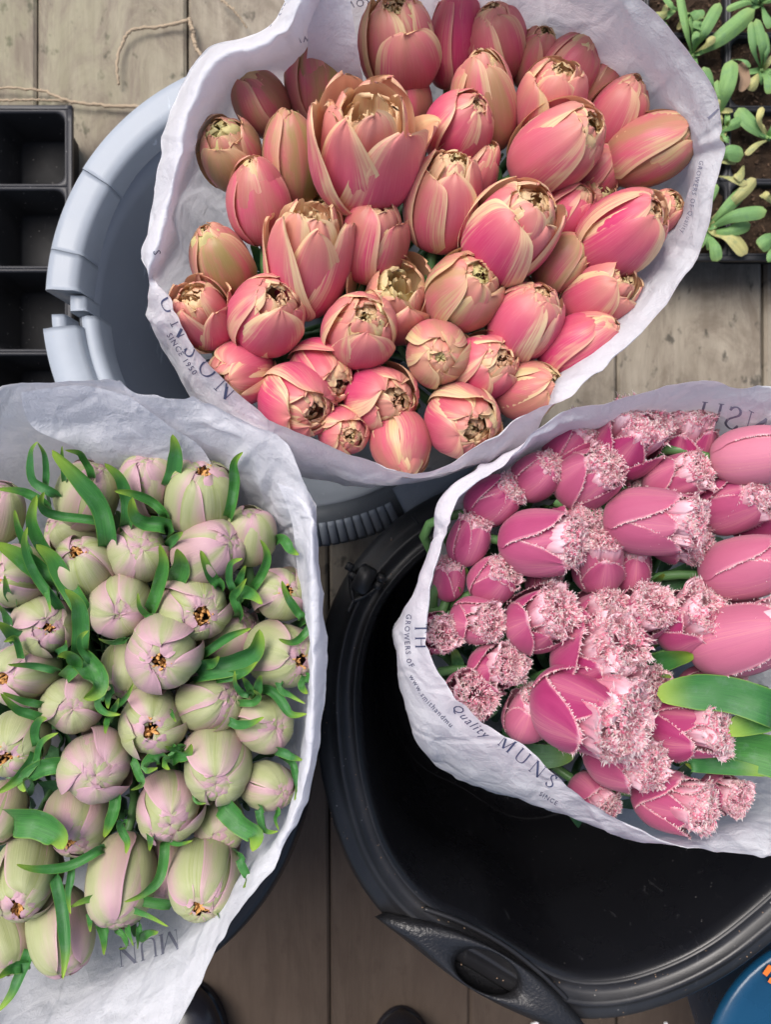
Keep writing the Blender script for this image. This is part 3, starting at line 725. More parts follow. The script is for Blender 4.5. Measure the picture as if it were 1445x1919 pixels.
# grip with oval hand hole on the black tub
def grip_plate():
    ol = [(697, 1711), (735, 1712), (790, 1722), (850, 1740), (905, 1765), (955, 1793), (1005, 1825), (1045, 1860), (1075, 1893), (1100, 1925), (1112, 1948), (1095, 1955), (1060, 1938), (1000, 1912), (930, 1880), (870, 1846), (815, 1806), (760, 1762), (722, 1733)]
    n = 96; q = cr(ol, n * 3, True); hc = np.array([911.0, 1821.0])
    ang = np.arctan2(q[:, 1] - hc[1], q[:, 0] - hc[0]); rad = np.hypot(q[:, 0] - hc[0], q[:, 1] - hc[1]); od = np.argsort(ang)
    A = np.linspace(-math.pi, math.pi, n, endpoint=False); Rr = np.interp(A, ang[od], rad[od], period=2 * math.pi)
    th = R(24); V = []
    def ell(a, gx=62, gy=38):
        x = math.cos(a - th) / gx; y = math.sin(a - th) / gy; return 1 / math.hypot(x, y)
    z0 = KZ + .005
    rows = [(-.10, z0 - .022), (0, z0 - .006), (.04, z0 + .001), (.15, z0 + .006), (.4, z0 + .009), (.65, z0 + .008), (.85, z0 + .003), (.97, z0 - .005), (1.0, z0 - .012), (.98, z0 - .03)]
    for t_, z in rows:
        for i, a in enumerate(A):
            e = ell(a); r = e + (Rr[i] - e) * t_ if t_ >= 0 else e
            V.append(P(hc[0] + r * math.cos(a), hc[1] + r * math.sin(a), z))
    return V, grid_faces(n, len(rows), True) + [tuple(range(n))]
V, f = grip_plate(); mk('handle', V, [x for x in f], M['rubber'], kt)
# seam along the inside edge of the grip
p = cr([P(x, y, KZ - .002) for x, y in ((795, 1703), (850, 1722), (905, 1748), (960, 1782), (1010, 1822), (1040, 1850), (1062, 1872))], 40)
V, f = tube(p, .0026, 8); mk('seam', V, f, M['black'], kt)
# grit and a few dried splashes stuck to the rim and the wall
def rks_(dg): return rks(R(dg)) / F * (CAMZ - KZ)
mb = MB(); rn_ = random.Random(3)
for _ in range(150):
    dg = rn_.uniform(140, 330); dr = rn_.choice([-.003, -.032, -.034, -.012]) + rn_.uniform(-.003, .003); rr = rks_(dg) + dr
    z = KZ + (-.013 if dr > -.006 else -.0085 if dr < -.028 else -.0068); l = rn_.uniform(.0004, .0013)
    V, f = box((kc[0] + rr * math.cos(R(dg)), kc[1] + rr * math.sin(R(dg)), z), l, l * rn_.uniform(.4, 1), .0009, rn_.uniform(0, 3)); mb.add(V, f)
mb.build('grit', M['dead'], kt, smooth=False)['kind'] = 'stuff'
# clip on the far-left rim
def px_box(px, py, z, wx, wy, hz, deg): 
    s_ = (CAMZ - z) / F; return box(P(px, py, z), wx * s_, wy * s_, hz, R(deg), .18)
V, f = px_box(682, 1085, KZ + .004, 34, 52, .020, -28); cl = mk('clip', V, f, M['black'], kt)
for (x, y) in ((655, 1062), (714, 1082), (661, 1078), (708, 1096)):
    V, f = px_box(x, y, KZ + .001, 15, 14, .016, -28); mk('clip_lug', V, f, M['rubber'], kt)
mb = MB()
for a in (((657, 1082), (659, 1108), (663, 1126)), ((707, 1100), (684, 1116), (663, 1126)), ((663, 1124), (657, 1136), (652, 1146))):
    V, f = tube(cr([P(x, y, KZ + .002) for x, y in a], 10), .0022, 7); mb.add(V, f)
mb.build('clip_wire', M['rubber'], kt)
p = cr([P(x, y, KZ - .001) for x, y in ((772, 968), (779, 976), (784, 982))], 6); V, f = tube(p, .0009, 5); mk('moulding_mark', V, f, M['black'], kt)

# ------------------------------------------------------------ boots, blue tub, scraps
def boot(cx, cy, wpx, deg, label):
    z0 = .0; s_ = (CAMZ - .07) / F; c = P(cx, cy, 0); w_ = wpx * s_ / 2
    prof = [(-.30, 1.0, .10), (-.22, 1.0, .10), (-.12, .92, .095), (-.02, 1.0, .085), (.03, .98, .075), (.065, .86, .066), (.09, .66, .055), (.104, .40, .042), (.110, .12, .03)]
    ca, sa = math.cos(R(deg)), math.sin(R(deg)); n = 28; V = []
    t = thing('boot', (c[0], c[1] - .12, 0), label, 'boot', 'rubber boots on the boards')
    q = cr(prof, 40)
    for (y, ww, h) in q:
        for k in range(n):
            a = 2 * math.pi * k / n; x = math.cos(a) * w_ * ww; zz = h * .5 + .012 + math.sin(a) * h * .5
            yy = y - .0; V.append((c[0] + x * ca - (yy - .1) * -sa * -1 * 0 + x * 0 + (yy) * -sa, c[1] + (yy) * ca - .0, zz))
    f = grid_faces(n, 40, True); f += [tuple(range(n))[::-1], tuple(range(39 * n, 40 * n))]
    mk('foot', V, f, M['boot'], t)
    V = []
    for z in np.linspace(.06, .36, 8):
        for k in range(n):
            a = 2 * math.pi * k / n; V.append((c[0] + math.cos(a) * w_ * (1.05 + .3 * z), c[1] - .23 + math.sin(a) * w_ * (1.15 + .4 * z), z))
    mk('shaft', V, grid_faces(n, 8, True), M['boot'], t)
    V = []
    for (y, ww, h) in q[::1]:
        pass
    n2 = 40
    for z, k_ in ((.0, .96), (.012, .97), (.016, .9)):
        for k in range(n2):
            a = 2 * math.pi * k / n2; yy = math.sin(a) * (.112 if math.sin(a) > 0 else .30); V.append((c[0] + math.cos(a) * w_ * k_ * (1 if math.sin(a) < 0 else 1), c[1] + yy * k_, z))
    mk('sole', V, grid_faces(n2, 3, True), M['boot'], t)
boot(355, 1960, 170, 0, 'black rubber boot half under the corner of the left paper, shiny toe')
boot(752, 2012, 150, 0, 'black rubber boot toe showing at the bottom edge below the tub grip')
# blue container beyond the black tub
c = P(1590, 2015, .30); t = thing('blue_tub', (c[0], c[1], 0), 'blue plastic tub with orange print in the bottom right corner', 'tub')
V = []; n = 64; pr = [(.10, .0), (.150, .27), (.166, .285), (.172, .298), (.166, .305), (.150, .302), (.05, .298), (.002, .300)]
for r_, z in pr:
    for k in range(n):
        a = 2 * math.pi * k / n; V.append((c[0] + r_ * math.cos(a), c[1] + r_ * math.sin(a), z + .003 * math.sin(5 * a + r_ * 40) * (r_ < .16 and z > .29)))
mk('lid', V, [x for x in grid_faces(n, len(pr), True)][::1] + [tuple(range((len(pr) - 1) * n, len(pr) * n))], M['blue'], t)
for poly in ([(1441, 1808), (1452, 1812), (1452, 1822), (1446, 1820), (1438, 1830), (1430, 1824)], [(1444, 1832), (1458, 1836), (1450, 1846), (1440, 1840)]):
    V = [P(x, y, .3115) for x, y in poly] + [P(x, y, .302) for x, y in poly]; m_ = len(poly)
    mk('printed_letter', V, [tuple(range(m_))[::-1]] + [(i, (i + 1) % m_, m_ + (i + 1) % m_, m_ + i) for i in range(m_)], M['orange'], t, smooth=False)
for (x, y, s1, s2, z, l) in ((1249, 1917, 10, 12, .08, 'small white plastic tag poking out under the rim of the black tub'), (1003, 1918, 22, 14, .02, 'white scrap lying on the boards at the bottom edge by the grip')):
    V, f = px_box(x, y + 3, z, s1 * .7, s2 * .7, .003, 15); tag(mk('plastic_scrap', V, f, M['white'], smooth=False), l, 'scrap')

# ------------------------------------------------------------ paper sleeves
SLV = {}
def sleeve(name, st, bpx, bpy, r3, r4, z3, z4, label, nu=420, seed=1, amp=1.0):
    n = len(st); rings = [[], [], []]
    for s_ in st:
        for k in range(3): rings[k].append(P(s_[k * 3], s_[k * 3 + 1], s_[k * 3 + 2]))
    r2 = np.array(rings[2]); c3 = P(bpx, bpy, z3); c4 = P(bpx, bpy, z4); ra = []; rb = []; rc = []
    for q in r2:
        d = q[:2] - c3[:2]; l = np.linalg.norm(d); d = d / l
        ra.append([*(c3[:2] + d * (r3 + (l - r3) * .45)), (q[2] + z3) / 2]); rb.append([*(c3[:2] + d * (r3 * .8 + .2 * l)), z3]); rc.append([*(c4[:2] + d * r4), z4])
    R5 = [cr(x, nu, True) for x in (rings[0], rings[1], r2, ra, rb, rc)]
    A = np.stack(R5)                       # 6 x nu x 3
    nv = 80; out = cr(A.reshape(6, -1), nv).reshape(nv, nu, 3)
    rs_ = np.random.default_rng(seed)
    c = out[0].mean(0)
    for j in range(nv):
        v = j / (nv - 1)
        for i in range(nu):
            p = out[j, i]; d = p - c; d[2] = 0; d /= np.linalg.norm(d) + 1e-9
            s1 = i / nu * 60
            q = Vector((p[0] * 14 + seed, p[1] * 14, p[2] * 5)); w1 = noise.noise(q) ; q2 = Vector((p[0] * 40, p[1] * 40 + seed, p[2] * 14)); w2 = 1 - 2 * abs(noise.noise(q2)) * 1.6
            q3 = Vector((p[0] * 85, p[1] * 85, p[2] * 60 + seed)); w3 = abs(noise.noise(q3))
            fold = 1 - 3.2 * abs(noise.noise(Vector((i / nu * 13, seed, v * 1.2))))
            k = amp * (1 - .3 * v)
            out[j, i] = p + d * k * (.0026 * w1 + .0012 * w2 + .0010 * w3 + .0016 * fold)
    # crisp straight folds pressed into the sheet
    ss, tt = np.meshgrid(np.arange(nu) / nu, np.arange(nv) / (nv - 1)); NX = out - c; NX[..., 2] = 0; NX /= np.linalg.norm(NX, axis=2)[..., None] + 1e-9
    for _ in range(46):
        s0 = rs_.uniform(0, 1); t0 = rs_.uniform(0, .55); an = rs_.normal(1.57, .8) ; ds = ((ss - s0 + .5) % 1 - .5) * 1.9; dt = (tt - t0) * .42
        dist = ds * math.sin(an) - dt * math.cos(an); al = ds * math.cos(an) + dt * math.sin(an); L_ = rs_.uniform(.04, .12); w_ = rs_.uniform(.008, .024)
        h_ = np.clip(1 - np.abs(dist) / w_, 0, 1) * np.clip(1 - (np.abs(al) / L_) ** 2, 0, 1) * rs_.choice([-1, 1]) * rs_.uniform(.0012, .0034)
        out = out + NX * h_[..., None]
    # uneven cut edge
    for i in range(nu):
        e = noise.noise(Vector((i / nu * 16, 3.3, seed))) * .006
        out[0, i, 2] += e
    V = out.reshape(-1, 3); f = grid_faces(nu, nv, True)
    o = mk(name, V, f, M['paper']); tag(o, label, 'paper', None)
    SLV[name + str(seed)] = (BVHTree.FromPolygons([tuple(x) for x in V], f), o)
    return o, BVHTree.FromPolygons([tuple(x) for x in V], f), out
TOP = [
 (268,480,.71, 297,475,.732, 345,480,.66), (284,388,.71, 314,388,.732, 352,392,.66), (308,282,.71, 343,292,.735, 390,312,.66),
 (338,180,.71, 372,195,.738, 432,242,.67), (396,98,.715, 424,112,.742, 490,172,.67), (490,62,.72, 528,74,.75, 570,150,.67),
 (532,15,.73, 578,10,.76, 622,110,.67), (600,-90,.76, 640,-55,.765, 700,60,.67), (800,-130,.77, 800,-70,.75, 820,50,.67),
 (1000,-100,.77, 990,-30,.745, 950,60,.67), (1150,-22,.76, 1110,30,.735, 1040,100,.67), (1245,45,.755, 1190,90,.73, 1110,160,.67),
 (1318,140,.75, 1258,165,.725, 1185,220,.665), (1355,255,.745, 1300,270,.72, 1230,300,.665), (1340,350,.74, 1290,362,.715, 1240,380,.66),
 (1300,478,.735, 1258,472,.71, 1210,450,.655), (1232,583,.73, 1196,566,.71, 1150,535,.65), (1142,673,.73, 1112,652,.71, 1075,622,.65),
 (1064,742,.73, 1040,722,.71, 1010,695,.64), (985,768,.728, 1000,815,.69, 985,815,.63), (893,836,.727, 897,866,.69, 880,855,.62),
 (798,882,.725, 800,900,.685, 790,890,.60), (700,862,.73, 700,902,.68, 700,900,.60), (600,818,.73, 588,872,.675, 600,885,.60),
 (496,775,.73, 450,842,.67, 480,865,.60), (410,700,.73, 368,757,.67, 405,785,.60), (350,627,.73, 318,668,.675, 350,695,.60),
 (318,560,.725, 283,585,.695, 318,612,.62)]
sl_t, bv_t, out_t = sleeve('paper_wrap', TOP, 680, 600, .115, .085, .42, .08, 'white printed paper wrap around the coral tulips standing in the grey tub', seed=1)
LEFT = [
 (-290,1300,.70, -260,1300,.69, -220,1300,.62), (-230,1000,.71, -200,1020,.69, -150,1050,.62), (-110,790,.715, -90,850,.69, -60,930,.62),
 (0,732,.72, 5,800,.69, 10,890,.63), (115,716,.725, 118,790,.69, 125,870,.63), (200,706,.73, 200,780,.69, 200,860,.63),
 (258,738,.725, 255,795,.69, 255,855,.63), (350,756,.72, 335,815,.69, 330,875,.63), (442,784,.72, 420,842,.69, 400,905,.63),
 (524,828,.72, 490,888,.69, 465,955,.63), (562,888,.715, 530,935,.69, 495,990,.63), (588,950,.70, 566,965,.71, 520,1020,.63),
 (594,1050,.70, 574,1055,.712, 545,1080,.63), (606,1200,.695, 580,1200,.712, 562,1205,.63), (600,1350,.695, 578,1345,.71, 565,1340,.63),
 (578,1490,.70, 560,1480,.705, 545,1470,.63), (524,1602,.71, 505,1585,.70, 490,1560,.64), (440,1712,.72, 425,1680,.69, 415,1645,.63),
 (396,1792,.725, 355,1755,.69, 330,1712,.63), (300,1950,.735, 235,1850,.69, 215,1775,.62), (90,2090,.735, 90,1950,.69, 95,1820,.62),
 (-110,2060,.73, -100,1950,.69, -60,1850,.62), (-260,1850,.72, -240,1800,.69, -180,1720,.62), (-300,1560,.71, -280,1550,.69, -230,1520,.62)]
sl_l, bv_l, out_l = sleeve('paper_wrap', LEFT, 200, 1280, .11, .085, .42, .12, 'creased white paper wrap around the pale green tulips at the left', seed=2)
RIGHT = [
 (805,1190,.715, 743,1205,.665, 765,1220,.59), (812,1090,.715, 768,1122,.68, 795,1130,.60), (836,1000,.715, 808,1010,.69, 845,1045,.62),
 (863,932,.715, 836,930,.70, 875,992,.62), (945,879,.715, 924,868,.70, 940,935,.62), (1032,792,.72, 1035,818,.70, 1030,865,.63),
 (1125,760,.72, 1130,790,.695, 1130,835,.63), (1230,736,.72, 1235,768,.695, 1230,812,.63), (1315,718,.725, 1320,762,.695, 1320,830,.63),
 (1400,730,.725, 1400,790,.695, 1390,870,.63), (1500,716,.72, 1500,790,.69, 1480,880,.63), (1640,760,.72, 1600,830,.69, 1560,920,.63),
 (1740,900,.72, 1690,950,.69, 1640,1000,.63), (1780,1120,.72, 1730,1120,.69, 1680,1120,.63), (1750,1350,.72, 1710,1330,.69, 1650,1300,.63),
 (1660,1540,.72, 1630,1500,.69, 1580,1450,.63), (1550,1602,.718, 1540,1550,.69, 1500,1500,.63), (1445,1600,.715, 1440,1556,.69, 1420,1500,.63),
 (1330,1592,.71, 1322,1566,.69, 1310,1535,.63), (1210,1560,.715, 1205,1576,.69, 1200,1555,.62), (1110,1502,.715, 1095,1532,.68, 1110,1535,.60),
 (1002,1415,.715, 962,1487,.67, 1000,1495,.58), (905,1343,.715, 858,1442,.66, 900,1465,.57), (838,1280,.715, 782,1370,.66, 830,1395,.57)]
sl_r, bv_r, out_r = sleeve('paper_wrap', RIGHT, 1060, 1290, .105, .08, .42, .12, 'white printed paper wrap around the fringed pink tulips in the black tub', seed=3)
# loose overlapping sheet ends
def flap(rows, parent_label, nu=40):
    A = np.array([[P(*q) for q in row] for row in rows]); n0 = A.shape[0]
    B = np.stack([cr(r_, nu) for r_ in A]); B = cr(B.reshape(n0, -1), 24).reshape(24, nu, 3)
    for j in range(24):
        for i in range(nu):
            p = B[j, i]; B[j, i, 2] += .0022 * noise.noise(Vector(p * 45)) + .001 * noise.noise(Vector(p * 110))
    return mk('overlap_flap', B.reshape(-1, 3), grid_faces(nu, 24), M['paper'], parent_label)
flap([[(532,0,.742),(590,-60,.768),(625,-60,.765)], [(575,60,.735),(620,20,.748),(650,-25,.758)], [(575,150,.69),(630,120,.712),(672,100,.728)], [(600,240,.64),(650,240,.655),(690,215,.668)]], sl_t)
flap([[(240,742,.726),(150,722,.728),(40,735,.724)], [(320,800,.706),(200,790,.702),(60,800,.70)], [(385,850,.684),(280,850,.682),(160,850,.68)], [(430,960,.645),(330,940,.63),(220,920,.62)]], sl_l)
flap([[(520,905,.702),(560,925,.708),(583,970,.712)], [(548,985,.69),(568,1010,.70),(578,1060,.711)], [(560,1120,.67),(570,1150,.68),(580,1190,.700)]], sl_l)

# ------------------------------------------------------------ printing on the paper
def seg_glyphs():
    """wide roman capitals as strokes: list of (points, width0, width1)"""
    S = {}
    S['N'] = [([(0, 0), (0, 1)], .05), ([(0, 1), (.75, 0)], .16), ([(.75, 0), (.75, 1)], .05), ([(-.12, 1), (.12, 1)], .04), ([(.63, 1), (.87, 1)], .04), ([(-.12, 0), (.12, 0)], .04)]
    S['M'] = [([(0, 0), (0, 1)], .05), ([(0, 1), (.42, 0)], .15), ([(.42, 0), (.84, 1)], .05), ([(.84, 1), (.84, 0)], .15), ([(-.12, 0), (.12, 0)], .04), ([(.72, 0), (.98, 0)], .04), ([(-.12, 1), (.1, 1)], .04), ([(.8, 1), (.96, 1)], .04)]
    S['U'] = [([(0, 1), (0, .3), (.1, .05), (.36, 0), (.6, .08), (.7, .3), (.7, 1)], .09), ([(-.12, 1), (.12, 1)], .04), ([(.58, 1), (.82, 1)], .04)]
    S['S'] = [([(.5, .8), (.4, .95), (.22, 1), (.05, .85), (.08, .65), (.3, .5), (.5, .35), (.53, .15), (.35, 0), (.15, 0), (.02, .18)], .10), ([(.5, .8), (.5, .98)], .04), ([(.02, .02), (.02, .2)], .04)]
    S['O'] = [([(.4, 1), (.1, .85), (0, .5), (.1, .15), (.4, 0), (.7, .15), (.8, .5), (.7, .85), (.4, 1)], .09)]
    S['T'] = [([(.35, 0), (.35, 1)], .14), ([(0, 1), (.7, 1)], .05), ([(0, 1), (0, .85)], .05), ([(.7, 1), (.7, .85)], .05), ([(.22, 0), (.48, 0)], .04)]
    S['I'] = [([(.1, 0), (.1, 1)], .14), ([(-.04, 0), (.24, 0)], .04), ([(-.04, 1), (.24, 1)], .04)]
    S['H'] = [([(0, 0), (0, 1)], .13), ([(.7, 0), (.7, 1)], .13), ([(0, .5), (.7, .5)], .05), ([(-.12, 0), (.12, 0)], .04), ([(.58, 1), (.82, 1)], .04), ([(.58, 0), (.82, 0)], .04), ([(-.12, 1), (.12, 1)], .04)]
    S['&'] = [([(.7, .02), (.2, .6), (.18, .85), (.35, 1), (.5, .85), (.42, .62), (.08, .32), (.06, .1), (.3, 0), (.6, .2), (.7, .45)], .07)]
    return S
SG = seg_glyphs(); SW = dict(N=.75, M=.84, U=.7, S=.53, O=.8, T=.7, I=.2, H=.7)
SW['&'] = .7
def polypt(path, s_):
    path = np.asarray(path, float); d = np.concatenate(([0], np.cumsum(np.hypot(*np.diff(path, axis=0).T))))
    x = np.interp(s_, d, path[:, 0]); y = np.interp(s_, d, path[:, 1])
    x2 = np.interp(s_ + 3, d, path[:, 0]); y2 = np.interp(s_ + 3, d, path[:, 1]); x1 = np.interp(s_ - 3, d, path[:, 0]); y1 = np.interp(s_ - 3, d, path[:, 1])
    t = np.array([x2 - x1, y2 - y1]); t /= np.linalg.norm(t) + 1e-9
    return np.array([x, y]), t, d[-1]
def cast(bv, px, py, lift=.0007):
    o = Vector((0, 0, CAMZ)); d = Vector(P(px, py, .6)) - o; d.normalize()
    h = bv.ray_cast(o, d)
    return None if h[0] is None else np.array(h[0]) - np.array(d) * lift
def print_big(parent, bv, text, path, h, name, m, gap=.28, mirror=False, upv=None, start=0.0):
    x = start
    for ch in text:
        if ch == ' ': x += h * .6; continue
        mb = MB()
        for pts, wd in SG[ch]:
            p = cr(np.array(pts), 26) if len(pts) > 2 else np.linspace(pts[0], pts[1], 8)
            T = np.gradient(p, axis=0); T /= np.linalg.norm(T, axis=1)[:, None] + 1e-9; Nn = np.stack([-T[:, 1], T[:, 0]], 1)
            ww = wd * (.45 + .75 * np.abs(T[:, 1])) if len(pts) > 2 else np.full(len(p), wd)
            rows = []; ok = True
            for s_ in (-.5, 0, .5):
                for i in range(len(p)):
                    q = p[i] + Nn[i] * ww[i] * s_
                    b, t, L = polypt(path, x + q[0] * h)
                    nrm = np.array([t[1], -t[0]]) if upv is None else np.array(upv)
                    r_ = b + nrm * q[1] * h
                    c_ = cast(bv, r_[0], r_[1])
                    if c_ is None: ok = False; break
                    rows.append(c_)
                if not ok: break
            if ok: mb.add(rows, grid_faces(len(p), 3))
        if mb.V: mb.build(name, m, parent, smooth=False)
        x += h * (SW[ch] + gap)
def print_small(parent, bv, text, path, h, name, m, upv=None, mirror=False, shear=0.0):
    cu = bpy.data.curves.new('t', 'FONT'); cu.body = text; cu.size = 1.0; cu.resolution_u = 2; cu.space_character = 1.25; cu.shear = shear
    ob = bpy.data.objects.new('t', cu); C.objects.link(ob); dg = bpy.context.evaluated_depsgraph_get(); me = bpy.data.meshes.new_from_object(ob.evaluated_get(dg))
    V = [v.co.copy() for v in me.vertices]; Fc = [tuple(p.vertices) for p in me.polygons]
    bpy.data.objects.remove(ob); bpy.data.curves.remove(cu); bpy.data.meshes.remove(me)
    out = []; good = []
    for v in V:
        b, t, L = polypt(path, v.x * h); nrm = np.array([t[1], -t[0]]) if upv is None else np.array(upv)
        r_ = b + nrm * v.y * h; c_ = cast(bv, r_[0], r_[1]); good.append(c_ is not None and v.x * h < L + 4); out.append(c_ if c_ is not None else (0, 0, 0))
    f = [q for q in Fc if all(good[i] for i in q)]
    if f:
        used = sorted({i for q in f for i in q}); mp = {j: i for i, j in enumerate(used)}
        mk(name, [out[i] for i in used], [tuple(mp[i] for i in q) for q in f], m, parent, smooth=False)
# coral wrap, outside, lower left
print_big(sl_t, bv_t, 'UNSON', [(290, 545), (318, 605), (350, 668), (395, 722), (450, 778), (520, 828), (600, 862)], 34, 'printed_letter', M['ink'], gap=.75, start=22)
print_small(sl_t, bv_t, 'SINCE 1950', [(311, 628), (345, 682), (392, 742), (440, 790)], 15, 'printed_line', M['ink'])
print_small(sl_t, bv_t, 'S', [(286, 470), (290, 490)], 20, 'printed_line', M['ink'])
print_small(sl_t, bv_t, 'www', [(603, 62), (560, 70)], 24, 'printed_line', M['inkb'])
print_small(sl_t, bv_t, 'GROWERS', [(714, -5), (640, 3)], 20, 'printed_line', M['inkb'])
print_small(sl_t, bv_t, 'of Quality', [(505, 52), (522, 30), (545, -10)], 16, 'printed_line', M['inkb'])
print_big(sl_t, bv_t, 'T', [(1322, 215), (1340, 235)], 26, 'printed_letter', M['inkb'])
print_small(sl_t, bv_t, 'GROWERS OF Quality', [(1312, 300), (1302, 340), (1290, 400), (1265, 460)], 12, 'printed_line', M['inkb'])
# fringed wrap, outside left
print_small(sl_r, bv_r, 'GROWERS OF', [(762, 1150), (757, 1190), (762, 1240), (790, 1290)], 14, 'printed_line', M['ink'])
print_small(sl_r, bv_r, 'www.smithandmu', [(766, 1268), (792, 1310), (830, 1350), (880, 1398), (940, 1438), (1000, 1470)], 14, 'printed_line', M['ink'])
print_small(sl_r, bv_r, 'Quality', [(845, 1325), (872, 1355), (905, 1382), (935, 1405)], 23, 'printed_line', M['ink'], shear=.5)
print_small(sl_r, bv_r, 'SINCE', [(1010, 1490), (1045, 1511), (1080, 1528), (1110, 1540)], 12, 'printed_line', M['ink'])
print_big(sl_r, bv_r, 'TH', [(778, 1170), (779, 1220), (790, 1262)], 22, 'printed_letter', M['ink'], gap=.5)
print_big(sl_r, bv_r, 'MUNS', [(930, 1392), (975, 1430), (1025, 1472), (1080, 1510), (1150, 1552), (1200, 1572)], 25, 'printed_letter', M['ink'], gap=.75, start=6)
# mirrored lettering seen on the inside of the back sheet
print_big(sl_r, bv_r, 'NSU', [(1428, 826), (1392, 808), (1350, 798), (1280, 790)], 44, 'printed_letter', M['inkb'], gap=.4, upv=(.25, -.9))
print_small(sl_r, bv_r, 'since', [(1358, 862), (1330, 846), (1310, 840)], 20, 'printed_line', M['inkb'], upv=(.25, -.9))
# pale wrap, faint lettering inside
print_big(sl_l, bv_l, 'MUN', [(330, 1742), (270, 1762), (190, 1785), (120, 1815)], 36, 'printed_letter', M['inkb'], gap=.4, upv=(.1, 1))
print_small(sl_l, bv_l, 'SMITH', [(240, 868), (170, 872)], 34, 'printed_line', M['inkb'], upv=(0, -1))

